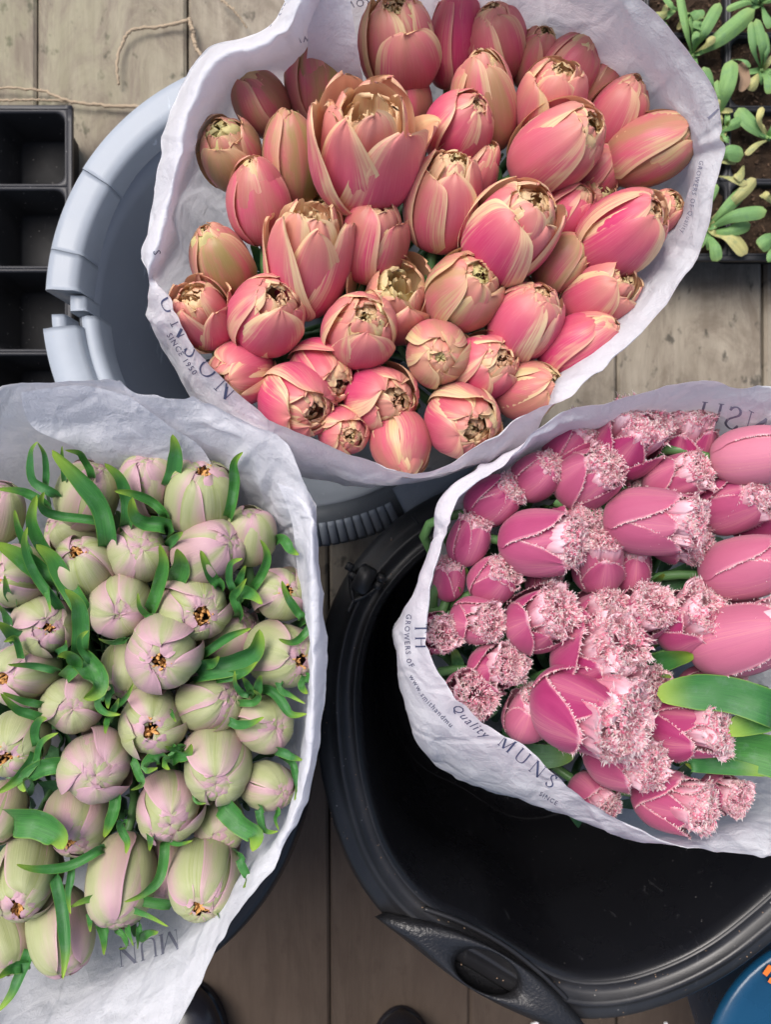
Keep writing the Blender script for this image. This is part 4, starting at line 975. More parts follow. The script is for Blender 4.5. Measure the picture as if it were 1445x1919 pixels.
# ------------------------------------------------------------ the tulips
# x, y, width px, direction of tip (deg, 90 = up), lean from the view, lift cm, openness, olive, pink, cream, length ratio, label
CORAL = [
 (597,150,124,95,74,-1.0,.15,.95,.35,.2,1.32,'bronze tulip with one petal flared right, uppermost left beside the paper'),
 (485,190,100,118,66,-.6,.05,.6,.7,.1,1.25,'bronze pink tulip leaning up left, under the bronze tulip with the flared petal'),
 (432,290,118,112,44,0,.35,.85,.3,.5,1.15,'bronze tulip with crumpled centre, against the paper at far left of the coral bunch'),
 (545,300,108,92,74,0,.05,1.,.2,.2,1.55,'long narrow olive brown tulip immediately left of the wide open tulip'),
 (485,378,118,97,68,.8,.0,.45,.75,.1,1.28,'smooth closed pink tulip with olive side, below the crumpled bronze one'),
 (685,285,196,86,55,2.6,1.0,.0,.75,.75,1.10,'largest tulip, wide open cup of pink petals with yellow inside'),
 (747,88,142,100,58,.4,.35,.3,.6,.8,1.15,'peach tulip with cream middle at the top of the coral bunch'),
 (850,72,96,84,82,-1.2,.05,.1,1.,.0,1.75,'tall plain deep pink tulip in side view behind the top peach tulip'),
 (752,190,112,92,68,-1.8,.2,.75,.5,.5,1.05,'olive and pink tulip half hidden behind the wide open tulip'),
 (930,82,112,98,62,-1.0,.2,.25,.7,.4,1.2,'pink tulip leaning up against the back paper right of the tall deep pink one'),
 (1002,110,88,70,62,-1.8,.25,.5,.6,.5,1.2,'small pink and olive tulip against the back paper, right of centre'),
 (908,195,118,98,70,-.2,.25,.6,.7,.35,1.45,'tall tulip with olive crown and pink side, its stem showing below'),
 (862,240,126,52,54,.5,.15,.1,.9,.5,1.05,'rounded pink tulip leaning right, just right of the wide open tulip'),
 (1030,192,122,72,58,.1,.45,.2,.6,.9,1.2,'peach tulip with frilly cream centre below the back row'),
 (1068,128,108,58,74,-1.2,.1,.3,.6,.3,1.2,'dusky pink tulip with pointed petal behind the frilly cream one'),
 (1118,170,76,58,76,-2.0,.1,.7,.6,.3,1.5,'narrow olive and red tulip leaning right at the back paper'),
 (1155,218,108,62,68,-.8,.2,.3,.7,.4,1.3,'dusky pink tulip with cream tip behind the olive tulip at far right'),
 (1042,280,146,34,60,1.2,.35,.15,.55,.95,1.25,'large peach tulip leaning right with pale frilled mouth'),
 (1218,280,124,24,74,.2,.12,.75,.55,.6,1.28,'smooth olive and pink tulip lying toward the paper at far right'),
 (1120,325,92,48,62,-1.6,.2,.3,.7,.3,1.2,'pink tulip tucked between the large peach tulip and the olive one at right'),
 (832,380,136,76,62,1.0,.35,.3,.75,.75,1.32,'pink and yellow tulip with ragged crown at the middle of the coral bunch'),
 (893,330,72,62,68,-.8,.1,.3,.8,.5,1.7,'slim pink petals of a tulip behind the ragged yellow crowned one'),
 (955,438,166,52,50,2.0,.5,.05,.9,.85,1.15,'big bright pink tulip with frilled cream mouth right of centre'),
 (1066,398,92,52,62,-.6,.15,.1,1.,.1,1.15,'plain pink tulip behind the big bright one right of centre'),
 (1112,372,72,42,46,-1.6,.7,.4,.4,.9,1.1,'small frilly cream centre showing between two pink tulips at right'),
 (1165,438,142,38,60,1.2,.3,.05,.9,.6,1.2,'large rounded pink tulip near the right paper'),
 (1238,402,74,42,62,-1.0,.5,.35,.6,.6,1.2,'frayed brown edged tulip nearest the right paper'),
 (1052,492,96,52,64,-.2,.05,.75,.4,.5,1.2,'pale green closed tulip between two large pink ones at right'),
 (1122,552,116,35,60,-.2,.5,.15,.6,.8,1.2,'salmon tulip with loose petals against the lower right paper'),
 (697,452,126,76,56,.3,.3,.35,.85,.5,1.22,'pink tulip with brownish frill directly below the wide open tulip'),
 (575,490,150,80,62,1.0,.85,.2,.8,.8,1.42,'tall open pink tulip showing peach inside, left of centre'),
 (415,492,112,112,62,-.2,.15,.85,.45,.3,1.28,'bronze bud with cream crumbs at tip against the left paper'),
 (380,592,118,118,42,.3,.75,.05,.85,.8,1.1,'torn open pink tulip with orange inside at the left paper edge'),
 (500,592,142,60,34,1.0,.35,.05,.95,.6,1.10,'round pink tulip with dark mouth and a petal flicked out to the right'),
 (598,420,96,92,54,-2.6,.5,.7,.5,.5,1.1,'dark brownish tulip hidden behind the tall open pink tulip'),
 (675,620,138,68,24,.8,.35,.15,.6,.8,1.08,'peach pink tulip seen from above with ragged yellow mouth'),
 (740,566,148,78,34,-1.2,.9,.35,.6,.6,1.05,'loose dark hearted tulip behind the peach pink one at the centre'),
 (870,546,140,44,36,.8,.25,.8,.45,.8,1.1,'olive cream tulip with cupped yellow mouth, centre of the bunch'),
 (822,664,122,-60,6,.6,.2,.65,.35,1.,1.05,'round cream and pink tulip facing straight up with green centre'),
 (985,602,130,58,50,.6,.2,.05,.75,.6,1.18,'smooth salmon pink tulip with cream frill tip, lower right'),
 (1085,646,116,30,70,-.1,.1,.1,.95,.2,1.32,'smooth pink tulip lying toward the lower right paper'),
 (908,686,124,22,36,-.2,.35,.05,.95,.6,1.1,'vivid pink tulip with gold crumpled mouth right of the cream one'),
 (990,730,106,14,52,-.6,.2,.4,.5,.8,1.25,'flesh coloured tulip leaning on the lower right paper'),
 (605,702,118,-30,36,-.6,.5,.05,.95,.5,1.15,'pink tulip with brown crumpled side mouth, lower left of centre'),
 (452,700,114,198,42,-.5,.4,.05,.7,.7,1.1,'salmon tulip with frill to the left, tucked against the lower left paper'),
 (558,752,136,-28,32,.2,.4,.0,1.,.75,1.05,'brightest pink tulip with golden ruffled mouth beside the printed paper'),
 (715,746,128,-5,30,-.4,.45,.1,.9,.7,1.05,'pink tulip with gold mouth and black gaps, lower centre'),
 (644,808,96,-30,16,-.2,.4,.05,.8,.95,1.05,'small pink tulip with tidy pale yellow centre near the lower paper'),
 (752,832,112,-75,62,-.1,.0,.35,.6,.5,1.12,'smooth closed salmon tulip resting on the lower paper'),
 (868,788,134,-30,26,.2,.5,.15,.8,.85,1.05,'pink tulip with deep golden mouth at the lowest point of the coral bunch'),
 (955,548,80,60,60,-2.6,.2,.5,.6,.4,1.2,'small shaded tulip behind the smooth salmon one, lower right'),
]
# x, y, w, dir, lean, lift, open, olive streak, pink, ratio, label
PALE = [
 (165,928,110,72,56,-.4,.0,.4,.4,1.15,'closed pale tulip crossed by a long green leaf, top left of the pale bunch'),
 (278,902,112,92,42,-.4,.12,.3,.75,1.1,'dusky mauve tulip in the back row with small dark mouth'),
 (373,934,126,82,48,.2,.35,.9,.25,1.12,'large greenish tulip in the back row with orange stamens'),
 (468,1006,90,82,54,-.4,.2,.4,.6,1.2,'narrow mauve tulip nearest the right paper in the second row'),
 (390,1036,118,32,44,.8,.05,.2,1.,1.1,'pinkest tulip of the pale bunch, with folded lilac petal'),
 (260,1038,108,80,14,.2,.12,.5,.6,1.0,'round pale tulip facing up below the dusky mauve one'),
 (162,1066,112,125,36,.0,.35,.8,.4,1.1,'pale tulip with yellow stamens on its left side behind a leaf'),
 (142,1000,96,150,52,-2.2,.15,.5,.5,1.1,'dark shaded tulip under the leaves near the top left'),
 (-2,962,92,80,55,-1,.1,.3,.8,1.2,'dusky pink tulip cut by the left edge, highest of those at the edge'),
 (28,1082,112,185,34,.1,.4,.6,.4,1.1,'pale tulip with brown stamens facing left at the left edge'),
 (84,1170,110,-30,10,.2,.3,.4,.6,1.0,'round pale tulip with central rust stamens facing up, left side'),
 (226,1132,114,-95,18,.5,.08,.6,.5,1.05,'pale tulip with folded green petal at its upper left, closed middle'),
 (364,1140,130,-40,16,.3,.6,.7,.4,1.0,'open pale tulip full of yellow stamens, upper right of the bunch'),
 (525,1112,98,10,16,.0,.35,.6,.4,1.05,'small pale tulip with stamens and a leaf across it by the right paper'),
 (430,1188,92,45,52,-2.0,.1,.3,.8,1.15,'pink tulip hidden behind a broad cupped leaf at the right'),
 (524,1226,120,-18,36,.2,.4,.4,.6,1.1,'pale tulip with gold stamens pressed to the right paper'),
 (303,1222,140,-95,14,2.0,.3,.2,.8,1.0,'largest and highest pale tulip, lilac edges and orange eye, centre'),
 (238,1252,96,-95,55,-1.0,.0,.7,.2,1.1,'green tinted tulip tucked below left of the largest pale one'),
 (392,1316,108,15,40,.0,.15,.4,.5,1.1,'pale tulip with dark slit mouth facing right, right of centre'),
 (46,1262,112,195,38,.1,.3,.4,.6,1.15,'pale tulip with rust stamens on its left, narrow leaf across'),
 (134,1320,106,-80,8,.0,.04,.3,.5,1.05,'closed round tulip facing up with a broad leaf over its right shoulder'),
 (285,1352,122,-92,14,.5,.42,.9,.3,1.05,'green and lilac tulip with square golden mouth, below the largest one'),
 (30,1392,114,-115,26,.3,.45,.9,.25,1.1,'large greenish tulip with orange stamens at the left edge'),
 (494,1355,102,-18,26,-.2,.15,.3,.6,1.1,'pale tulip with pinched pink mouth near the right paper'),
 (179,1436,128,-88,14,.9,.0,.2,.9,1.05,'plump closed pinkish tulip with petals meeting in a star'),
 (408,1430,126,-92,32,.7,.15,.6,.4,1.1,'plump pale tulip with a broad front petal, right of the lower middle'),
 (503,1474,90,-20,32,.0,.0,.1,.5,1.15,'small closed beige tulip against the lower right paper'),
 (146,1532,116,-98,44,-1.0,.3,.3,.8,1.12,'mauve tulip with rust stamens beneath the plump star tipped one'),
 (318,1512,118,-85,28,.2,.15,.4,.6,1.1,'pale tulip with small red mouth in the lower middle'),
 (410,1550,96,-85,34,-2.0,.1,.3,.7,1.1,'shaded mauve tulip under a broad curling leaf, lower right'),
 (0,1522,88,-100,58,-.6,.0,.2,.6,1.25,'beige tulip cut by the left edge beside a broad leaf'),
 (48,1644,114,-95,42,.5,.4,.9,.25,1.38,'tall green streaked tulip with many rust stamens, lower left'),
 (225,1650,124,-90,64,.3,.05,.2,.5,1.28,'long closed tulip with one straight pink seam, bottom middle'),
 (385,1646,126,-98,40,.9,.35,1.,.25,1.22,'greenest tulip with copper stamens at the lower right of the bunch'),
 (312,1630,84,-88,62,-2.6,.0,.1,.8,1.2,'shaded mauve tulip between the long closed one and the greenest one'),
 (114,1745,120,-72,66,.0,.04,.3,.6,1.22,'long pale tulip lowest in the bunch with a straight leaf down its front'),
 (8,1758,98,-62,62,-.1,.0,.5,.5,1.25,'pale tulip cut by the left edge, lowest of those at the edge'),
]
# x, y, w, dir, lean, lift, open, pale, ratio, label
FRI = [
 (1070,828,92,48,60,-.8,.1,.1,1.2,'fringed tulip at the upper left of its paper, frill turned up right'),
 (1180,826,128,50,58,.0,.8,.0,1.1,'wide open deep magenta fringed tulip with pale frills at the top'),
 (1290,824,106,82,66,-.8,.8,.05,1.2,'dusky crimson fringed tulip standing against the printed back paper'),
 (1005,892,86,38,60,-.3,.1,.2,1.2,'small fringed tulip close to the upper left paper, frill to the upper right'),
 (1102,896,114,34,52,.3,.3,.25,1.15,'fringed tulip with a round rosette mouth below the open magenta one'),
 (925,936,92,32,60,-.3,.1,.2,1.2,'fringed tulip at left with small frill, second along the left paper'),
 (1187,906,60,40,45,-2.2,.5,.1,1.1,'tiny frilled head deep between two large fringed tulips'),
 (880,1010,76,66,64,-.3,.2,.1,1.35,'slender fringed tulip upright by the left paper'),
 (1268,896,94,24,62,.2,.4,.35,1.3,'fringed tulip with lively white frills just above the large smooth one'),
 (1225,976,126,-4,74,1.6,.35,.45,1.4,'large smooth pink tulip lying right with a white frilled mouth'),
 (1015,1016,124,0,66,1.1,.45,.2,1.25,'large magenta tulip with heavy white frill pointing right'),
 (1078,972,84,28,50,-.7,.5,.2,1.1,'white frill showing above the heavy frilled magenta tulip'),
 (1122,1050,96,84,56,-.2,.5,.3,1.35,'plain pink petals standing upright with frilled crown, centre'),
 (1272,1012,86,-18,68,-.6,.6,.2,1.3,'white frilled mouth tucked under the large smooth pink tulip'),
 (925,1086,88,42,44,-.1,.15,.3,1.12,'round bright pink tulip with a narrow line of frill'),
 (1186,1066,70,82,62,-1.2,.2,.2,1.4,'narrow pink tulip behind the upright one in the centre'),
 (893,1164,90,-8,40,.1,.4,.4,1.12,'tulip with cream tinged frill on its right side near the left paper'),
 (1013,1162,118,26,46,.7,.55,.1,1.15,'deep magenta tulip with split petals and white frill, left of centre'),
 (1022,1092,66,60,50,-2.0,.4,.3,1.1,'small frilled head in the gap above the split magenta tulip'),
 (1378,940,112,22,64,.2,.4,.2,1.3,'dark pink fringed tulip behind the pale smooth one at the right edge'),
 (1418,852,108,8,78,2.2,.05,1.,1.45,'palest smooth tulip cut by the right edge, highest there'),
 (1432,972,92,12,66,-1.0,.2,.2,1.3,'dim pink tulip at the right edge below the palest one'),
 (1400,1062,116,12,74,1.2,.2,.45,1.45,'rosy smooth tulip at the right edge in the middle'),
 (1388,1196,140,14,72,1.8,.2,.55,1.35,'largest smooth tulip at the right edge with striped rosy side'),
 (822,1188,78,10,16,-.2,.7,.1,1.1,'frilled head squeezed against the leftmost bulge of its paper'),
 (1122,1152,98,32,48,-.2,.6,.15,1.1,'frilled tulip left of two white edged ones in the middle'),
 (1208,1152,104,40,40,.1,.75,.15,1.1,'open tulip with pale frills spilling down, middle right'),
 (1292,1166,116,32,52,.3,.85,.05,1.15,'wide split magenta tulip with toothed white edge, right of the middle'),
 (930,1252,92,8,38,.1,.5,.15,1.12,'small tulip with rosette frill above the lower left paper'),
 (885,1302,98,-10,12,-.1,.85,.1,1.0,'flat pink frilled rosette against the lower left paper'),
 (1120,1228,150,22,46,.9,.8,.05,1.15,'broad magenta tulip with spreading white frill at the centre'),
 (990,1338,86,62,52,-.3,.4,.45,1.25,'mauve tulip with cream frill left of the biggest one'),
 (1098,1332,160,-22,56,2.6,.9,.05,1.30,'biggest fringed tulip, magenta, mouth full of white frill'),
 (1168,1422,112,-14,56,.6,.6,.3,1.3,'pink tulip with cream frill directly below the biggest one'),
 (1288,1366,116,-6,64,.7,.45,.05,1.3,'deep magenta tulip pointing right beneath the broad green leaf'),
 (1112,1492,78,-42,58,-1.4,.5,.4,1.2,'small faded tulip resting on the lower paper'),
 (1262,1502,112,-14,66,.2,.6,.25,1.3,'bright pink tulip with white frill lying along the lowest paper'),
 (1358,1486,72,-22,44,-.6,.8,.1,1.25,'small frilled head with dark eye at the bottom right of the bunch'),
 (1200,1282,86,-10,40,-.4,.7,.1,1.1,'frill cluster between the broad magenta tulip and the biggest one'),
 (1335,1290,88,8,66,-1.2,.4,.2,1.4,'shaded pink tulip lying just above the broad green leaf'),
 (842,1085,60,85,60,-1.0,.4,.2,1.4,'slim tulip mostly behind the left paper edge'),
]
ZC, ZP, ZF = .695, .665, .675
for i, s_ in enumerate(CORAL): head_coral(i, s_, ZC, P(690 + (s_[0] - 800) * .12, 600 + (s_[1] - 430) * .12, .06))
for i, s_ in enumerate(PALE): head_pale(i, s_, ZP, P(210 + (s_[0] - 250) * .15, 1280 + (s_[1] - 1300) * .15, .10))
for i, s_ in enumerate(FRI): head_fringed(i, s_, ZF, P(1060 + (s_[0] - 1130) * .12, 1290 + (s_[1] - 1180) * .12, .12))

# ------------------------------------------------------------ leaves of the tulips
def add_leaf(bq, pts, wpx, z0, m, tipz=.030, cup=.5, blunt=.5, tw=None, basez=-.02):
    """pts from tip to base in photo pixels"""
    pts = list(pts)[::-1]; n = len(pts); zs = np.linspace(basez, tipz, n)
    q = [P(x, y, z0 + z) for (x, y), z in zip(pts, zs)]
    cxm = {'coral': (690, 600), 'pale': (210, 1280), 'fringed': (1060, 1290)}[bq]
    root = P(pts[0][0] + (pts[0][0] - pts[1][0]) * .3 + (cxm[0] - pts[0][0]) * .06, pts[0][1] + (pts[0][1] - pts[1][1]) * .3 + (cxm[1] - pts[0][1]) * .06, z0 + basez - .06)
    q = [root] + q
    bx, by = pts[0]
    par = min(TUL[bq], key=lambda t: (t[0] - bx) ** 2 + (t[1] - by) ** 2)[2]
    wd = wpx / F * (CAMZ - z0) * 1.05
    V, f, U = leaf_mesh(q, wd, cup, 7, 24, blunt, twist=random.uniform(-.5, .5) if tw is None else tw)
    mk('leaf', V, f, m, par, U)
PL = [
 ([(70,828),(60,850),(64,900),(110,930)],18), ([(70,829),(84,850),(88,880),(88,912)],13), ([(116,836),(118,862),(122,905)],10), ([(121,843),(150,848),(166,868),(178,900)],17),
 ([(97,843),(150,892),(196,950),(210,1020)],40), ([(-8,917),(45,924),(90,950)],17), ([(82,922),(78,945),(105,966),(190,978)],17), ([(68,928),(60,975),(78,1020),(108,1062)],24),
 ([(27,955),(34,985),(48,1020),(60,1045)],15), ([(51,988),(50,1025),(72,1080),(118,1140)],20), ([(67,1020),(100,1045),(128,1095),(168,1160)],36), ([(121,1104),(145,1130),(152,1175),(150,1225)],30),
 ([(-8,1018),(35,1042),(75,1070),(98,1095)],36), ([(195,868),(225,895),(240,935),(240,985)],24), ([(214,920),(250,925),(285,940),(312,968)],17), ([(248,932),(254,960),(275,978),(312,985)],30),
 ([(323,814),(332,845),(328,885),(318,915)],30), ([(455,847),(440,868),(440,910),(430,965)],20), ([(299,1020),(308,1055),(298,1100),(282,1145)],24), ([(331,1028),(340,1060),(328,1092)],36),
 ([(343,997),(330,1008),(318,1020)],17), ([(375,1031),(388,1065),(400,1085),(412,1098)],20), ([(454,1047),(434,1056),(430,1085),(438,1110)],13), ([(461,1060),(456,1080),(446,1100)],18),
 ([(487,1011),(500,1040),(490,1075),(470,1105)],17), ([(462,1084),(450,1105),(440,1120),(450,1150)],17), ([(492,1132),(475,1115),(455,1108),(445,1120)],24), ([(528,1088),(540,1118),(558,1145),(568,1160)],16),
 ([(258,1111),(262,1135),(275,1150),(290,1160)],13), ([(184,1196),(210,1201),(238,1198)],13), ([(522,1197),(545,1203),(565,1193),(582,1170)],14), ([(486,1179),(478,1215),(440,1240),(378,1252)],42),
 ([(470,1177),(430,1192),(385,1222)],16), ([(410,1229),(398,1242),(382,1246)],17), ([(482,1240),(462,1258),(430,1268),(405,1270)],18), ([(440,1257),(442,1280),(455,1298),(470,1300)],13),
 ([(454,1268),(463,1280),(470,1298)],14), ([(490,1266),(488,1280),(480,1300)],18), ([(475,1293),(486,1303),(475,1316),(450,1316)],13), ([(495,1344),(470,1356),(445,1358),(428,1350)],16),
 ([(14,1245),(60,1245),(112,1256)],16), ([(107,1230),(128,1228),(142,1245),(122,1268)],24), ([(124,1200),(125,1215),(108,1225)],15), ([(165,1182),(152,1195),(155,1218),(178,1245)],15),
 ([(155,1309),(180,1290),(178,1262),(160,1235)],44), ([(203,1328),(207,1310),(208,1288)],18), ([(225,1339),(200,1335),(185,1318),(195,1298)],15), ([(249,1280),(236,1305),(215,1325),(208,1345)],12), ([(222,1308),(216,1325),(205,1342)],12),
 ([(198,1375),(205,1355),(210,1340)],17), ([(0,1299),(35,1330),(85,1345)],17), ([(4,1297),(45,1312),(85,1320)],14), ([(88,1347),(78,1352),(72,1375),(80,1400)],24), ([(108,1374),(82,1388),(72,1412),(70,1440)],14),
 ([(48,1482),(45,1462),(78,1440),(115,1430)],30), ([(-6,1486),(30,1460),(58,1430),(72,1405)],22), ([(118,1592),(112,1562),(72,1540),(28,1535)],54), ([(195,1570),(205,1550),(215,1520),(220,1485)],22),
 ([(244,1480),(265,1468),(258,1445),(248,1420)],14), ([(295,1438),(275,1440),(285,1422),(305,1418)],22), ([(358,1394),(350,1412),(330,1412),(322,1400)],24), ([(309,1398),(325,1402),(345,1398)],13),
 ([(318,1442),(312,1430),(325,1420),(350,1405)],20), ([(386,1504),(370,1500),(366,1480)],11), ([(473,1596),(482,1562),(450,1538),(415,1500)],44), ([(521,1557),(500,1554),(490,1530),(485,1510)],17),
 ([(567,1424),(548,1416),(520,1405)],17), ([(551,1500),(556,1475),(552,1445),(545,1425)],13), ([(572,1318),(545,1300),(530,1290),(520,1270)],16), ([(575,1338),(545,1338),(520,1305),(500,1290)],18), ([(577,1300),(568,1285),(572,1265)],18),
 ([(236,1600),(240,1575),(228,1548),(232,1535)],17), ([(30,1620),(70,1628),(130,1622),(190,1588)],17), ([(117,1835),(124,1780),(120,1710),(108,1640)],24), ([(132,1713),(130,1670),(138,1622)],14),
 ([(130,1700),(170,1682),(230,1680),(325,1692)],22), ([(232,1690),(270,1672),(300,1640),(310,1575)],18), ([(315,1736),(275,1712),(240,1700),(215,1692)],15), ([(455,1664),(465,1645),(455,1620),(448,1600)],18),
 ([(170,1746),(172,1725),(168,1700)],15), ([(-4,1896),(25,1860),(45,1815),(62,1770)],22), ([(-6,1835),(20,1812),(50,1800)],24), ([(195,1790),(200,1760),(190,1720)],20), ([(222,1778),(240,1770),(232,1750),(215,1735)],12),
 ([(250,1772),(245,1750),(235,1725)],14), ([(258,1778),(262,1755),(262,1725)],12), ([(280,1595),(285,1572),(278,1545)],15), ([(360,1575),(335,1580),(312,1572)],9), ([(523,1555),(518,1535),(520,1512)],9), ([(410,1720),(408,1705),(405,1690)],10),
 ([(296,1745),(280,1742),(262,1752)],18), ([(6,1203),(30,1195),(42,1225),(45,1255)],16), ([(-6,1165),(22,1185),(40,1200)],30), ([(8,1078),(14,1110),(28,1130)],15), ([(95,1148),(92,1120),(88,1100)],12),
 ([(-5,1130),(12,1150),(20,1175)],18), ([(330,1352),(326,1340),(320,1330)],9), ([(560,1040),(545,1030),(528,1010)],18)]
for k, (pts, wd) in enumerate(PL): add_leaf('pale', pts, wd, ZP, M['leaf'], basez=.012, tipz=.040 + random.uniform(-.004, .004), cup=random.uniform(.6, 1.3), blunt=random.uniform(.55, .8), tw=random.uniform(-.6, .6))
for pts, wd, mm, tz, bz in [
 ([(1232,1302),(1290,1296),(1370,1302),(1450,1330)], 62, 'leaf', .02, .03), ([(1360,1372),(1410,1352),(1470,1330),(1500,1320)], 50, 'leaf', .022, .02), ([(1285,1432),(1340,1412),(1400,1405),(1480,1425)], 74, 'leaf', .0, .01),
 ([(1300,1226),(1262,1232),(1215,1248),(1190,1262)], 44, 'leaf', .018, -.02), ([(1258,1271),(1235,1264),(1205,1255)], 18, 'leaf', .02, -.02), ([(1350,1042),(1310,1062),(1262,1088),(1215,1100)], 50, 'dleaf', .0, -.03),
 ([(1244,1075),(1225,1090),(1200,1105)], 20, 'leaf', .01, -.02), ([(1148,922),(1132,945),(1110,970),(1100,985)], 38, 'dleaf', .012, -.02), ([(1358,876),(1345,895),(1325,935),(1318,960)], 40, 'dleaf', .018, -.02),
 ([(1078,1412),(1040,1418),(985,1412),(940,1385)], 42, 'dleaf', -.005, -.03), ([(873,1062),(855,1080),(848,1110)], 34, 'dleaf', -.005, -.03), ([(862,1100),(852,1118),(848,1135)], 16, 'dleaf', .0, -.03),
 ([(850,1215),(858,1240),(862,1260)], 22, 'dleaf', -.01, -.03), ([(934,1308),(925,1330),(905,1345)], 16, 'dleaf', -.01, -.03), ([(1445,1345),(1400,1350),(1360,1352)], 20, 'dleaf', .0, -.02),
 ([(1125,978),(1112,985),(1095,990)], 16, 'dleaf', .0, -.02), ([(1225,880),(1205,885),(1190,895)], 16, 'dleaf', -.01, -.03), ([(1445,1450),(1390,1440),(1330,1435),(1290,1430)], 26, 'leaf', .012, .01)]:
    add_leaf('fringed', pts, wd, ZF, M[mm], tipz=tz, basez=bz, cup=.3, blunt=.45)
for pts, wd in [([(792,205),(790,240),(784,275)], 18), ([(788,262),(796,272),(790,300)], 14), ([(945,290),(932,305),(925,325)], 20), ([(470,455),(485,485),(490,515)], 24), ([(1120,702),(1105,690),(1095,680)], 8), ([(700,560),(705,600),(700,640)], 20),
                ([(1000,520),(990,500),(980,490)], 16), ([(780,480),(770,520),(760,560)], 24), ([(900,350),(905,380),(900,410)], 20)]:
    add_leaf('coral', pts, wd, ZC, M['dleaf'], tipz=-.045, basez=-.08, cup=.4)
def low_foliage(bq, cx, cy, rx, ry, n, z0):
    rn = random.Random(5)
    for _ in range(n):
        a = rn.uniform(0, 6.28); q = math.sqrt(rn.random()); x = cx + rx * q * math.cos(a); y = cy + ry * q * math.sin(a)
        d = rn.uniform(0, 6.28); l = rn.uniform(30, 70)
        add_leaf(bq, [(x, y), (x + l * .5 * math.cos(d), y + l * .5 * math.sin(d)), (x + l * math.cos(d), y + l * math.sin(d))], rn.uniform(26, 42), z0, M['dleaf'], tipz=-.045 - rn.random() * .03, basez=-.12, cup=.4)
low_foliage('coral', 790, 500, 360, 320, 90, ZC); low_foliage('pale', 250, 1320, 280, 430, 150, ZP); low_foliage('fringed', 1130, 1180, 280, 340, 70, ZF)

# ------------------------------------------------------------ seedlings
def seedling(cx, cy, leaves, label, stem=True):
    c = P(cx, cy, .085); t = thing('seedling', (c[0], c[1], .078), label, 'seedling', 'seedlings in the cell tray')
    for lf in leaves:
        pts, wd = lf[0], lf[1]; yel = len(lf) > 2
        n = len(pts); zt = .10 + random.uniform(.0, .03)
        q = [P(x, y, .083 + (zt - .083) * (k / (n - 1)) ** .7 + (.012 if 0 < k < n - 1 else 0)) for k, (x, y) in enumerate(pts)]
        s_ = (CAMZ - .1) / F * wd * .86
        p = cr(q, 18); T = np.gradient(p, axis=0); T /= np.linalg.norm(T, axis=1)[:, None]; V = []; U = []; tw = random.uniform(-.4, .4)
        for i in range(18):
            v = i / 17; side = np.cross(T[i], [0, 0, 1.0]); side /= np.linalg.norm(side) + 1e-9; nn = np.cross(side, T[i])
            side = side * math.cos(tw) + nn * math.sin(tw); nn = np.cross(side, T[i])
            ww = s_ * .5 * (.22 + .78 * math.sin(min(1, v / .72) * math.pi / 2) ** 1.6) * (1 - max(0, (v - .78) / .22) ** 2.2) ** .5 + .0002
            for k in range(7):
                u = k / 3 - 1; V.append(p[i] + side * ww * u + nn * (-.35 * ww * (u * u) + .12 * ww * (abs(u) < .1)) ); U.append(((u + 1) / 2, v * .9))
        mk('leaf', V, grid_faces(7, 18), M['seedy'] if yel else M['seed'], t, U)
    for k in range(6):
        an = random.uniform(0, 6.28); l = random.uniform(22, 42)
        q = [P(cx + l * s_ * math.cos(an), cy + l * s_ * math.sin(an), .082 + .014 * math.sin(s_ * 2.6)) for s_ in (0, .5, 1)]
        V, f, U = leaf_mesh(q, .0085, .7, 5, 12, .5); mk('leaf', V, f, M[random.choice(['seed', 'seed', 'seedy'])], t, U)
    V, f = tube([P(cx, cy, .066), P(cx, cy, .09)], [.004, .003], 7); mk('stem', V, f, M['seed'], t)
seedling(1300, 105, [([(1298,100),(1288,50),(1275,-20)],22), ([(1300,100),(1320,60),(1350,5)],26), ([(1302,102),(1350,72),(1416,18)],36), ([(1299,98),(1303,75),(1306,58)],14), ([(1300,90),(1305,50),(1300,25)],24), ([(1300,100),(1325,82),(1342,70)],16,1), ([(1280,20),(1262,12),(1245,-8)],12)], 'tall seedling with long pale leaves just outside the wrap, topmost left cell')
seedling(1240, 40, [([(1262,20),(1240,28),(1222,38)],22,1), ([(1245,45),(1235,40),(1222,22)],12,1)], 'small yellowing seedling touching the edge of the paper at the top')
seedling(1428, 132, [([(1428,130),(1415,90),(1410,40)],18), ([(1428,130),(1432,90),(1418,35)],20), ([(1428,130),(1440,100),(1436,60)],16), ([(1428,135),(1418,150),(1405,170)],24,1), ([(1428,135),(1445,145),(1450,175)],30)], 'upright seedling in the second row of cells at the right edge')
seedling(1428, 8, [([(1425,8),(1400,4),(1362,18)],14), ([(1425,8),(1435,-10),(1450,-20)],20), ([(1430,10),(1440,30),(1450,50)],24), ([(1428,8),(1415,-5),(1410,-20)],18)], 'seedling in the topmost right corner cell')
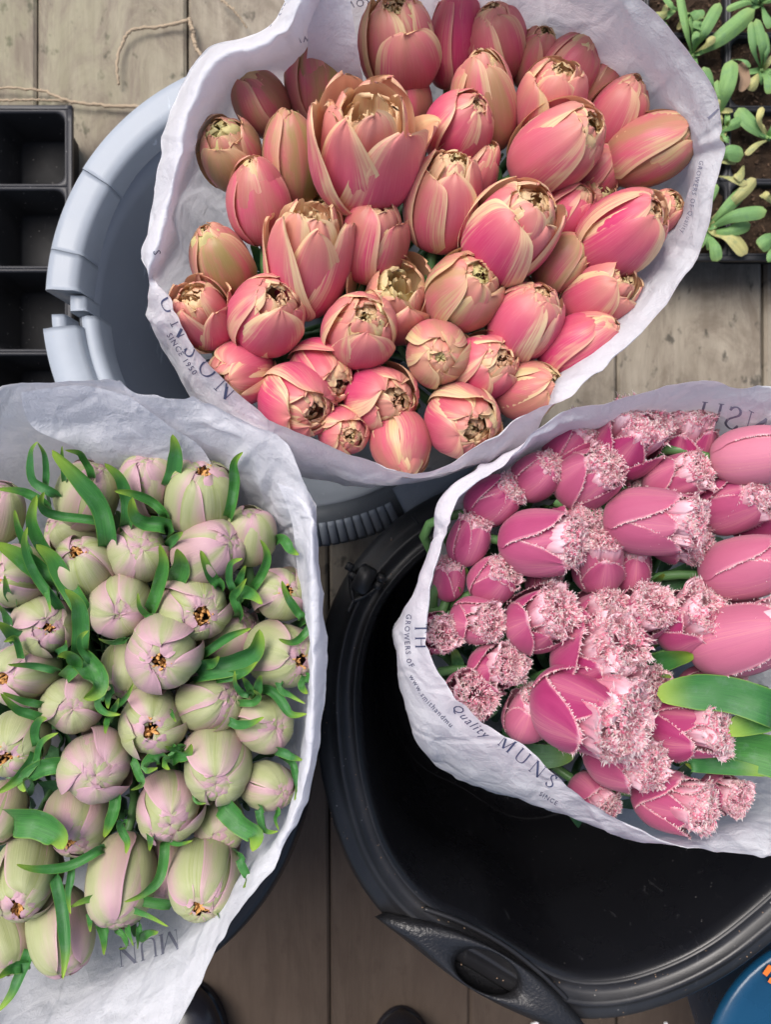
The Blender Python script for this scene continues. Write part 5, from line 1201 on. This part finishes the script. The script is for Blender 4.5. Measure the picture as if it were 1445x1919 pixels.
seedling(1345, 210, [([(1345,222),(1362,170),(1372,112)],34), ([(1346,215),(1352,180),(1345,150)],18), ([(1336,200),(1330,170),(1320,125)],32), ([(1345,222),(1350,200),(1340,190)],18,1), ([(1372,112),(1395,112),(1408,125)],10)], 'seedling with a broad grooved leaf leaning over the tray edge by the paper')
seedling(1360, 240, [([(1352,245),(1372,235),(1398,222)],22), ([(1352,245),(1362,258),(1368,262)],14)], 'tiny seedling with one pale pointed leaf below the broad grooved leaf')
seedling(1438, 258, [([(1445,262),(1415,235),(1385,202)],36), ([(1440,262),(1425,225),(1430,200)],14,1), ([(1440,262),(1420,270),(1398,290)],14,1)], 'seedling whose broad blue green leaf points to the upper left at the right edge')
seedling(1340, 300, [([(1338,302),(1365,285),(1395,290)],34), ([(1330,310),(1345,275),(1352,262)],16), ([(1395,310),(1390,325),(1380,335)],20,1), ([(1345,330),(1372,332),(1402,345)],18,1)], 'seedling with a blunt leaf and yellow stalk beside the middle of the tray')
seedling(1326, 430, [([(1326,430),(1360,395),(1402,352)],28), ([(1328,430),(1375,405),(1438,395)],30), ([(1330,432),(1370,432),(1408,420)],26), ([(1330,436),(1370,440),(1402,475)],36,1), ([(1326,436),(1340,460),(1345,490)],24), ([(1335,410),(1385,370),(1418,335)],26,1), ([(1322,425),(1330,380),(1345,345)],18)], 'large fan shaped seedling in the lowest cell against the paper')
seedling(1450, 375, [([(1455,385),(1440,370),(1436,358)],14,1)], 'seedling at the right edge showing a single yellow tip')
seedling(1455, 440, [([(1462,440),(1445,448),(1425,465)],34), ([(1460,450),(1448,475),(1450,490)],20)], 'seedling in the lowest right corner cell')
seedling(1290, 28, [([(1290,28),(1305,20),(1315,35)],24), ([(1300,60),(1310,50),(1312,40)],26)], 'short round leaved seedling behind the tall pale one')
# curled dead leaf on the tray
pts = [P(1385,120,.10), P(1395,150,.105), P(1388,172,.10)]
V, f, U = leaf_mesh(pts, .016, .9, 7, 16, .6); tag(mk('dried_leaf', V, f, M['dead'], None, U), 'curled dry brown leaf lying between two cells of the seedling tray', 'leaf')
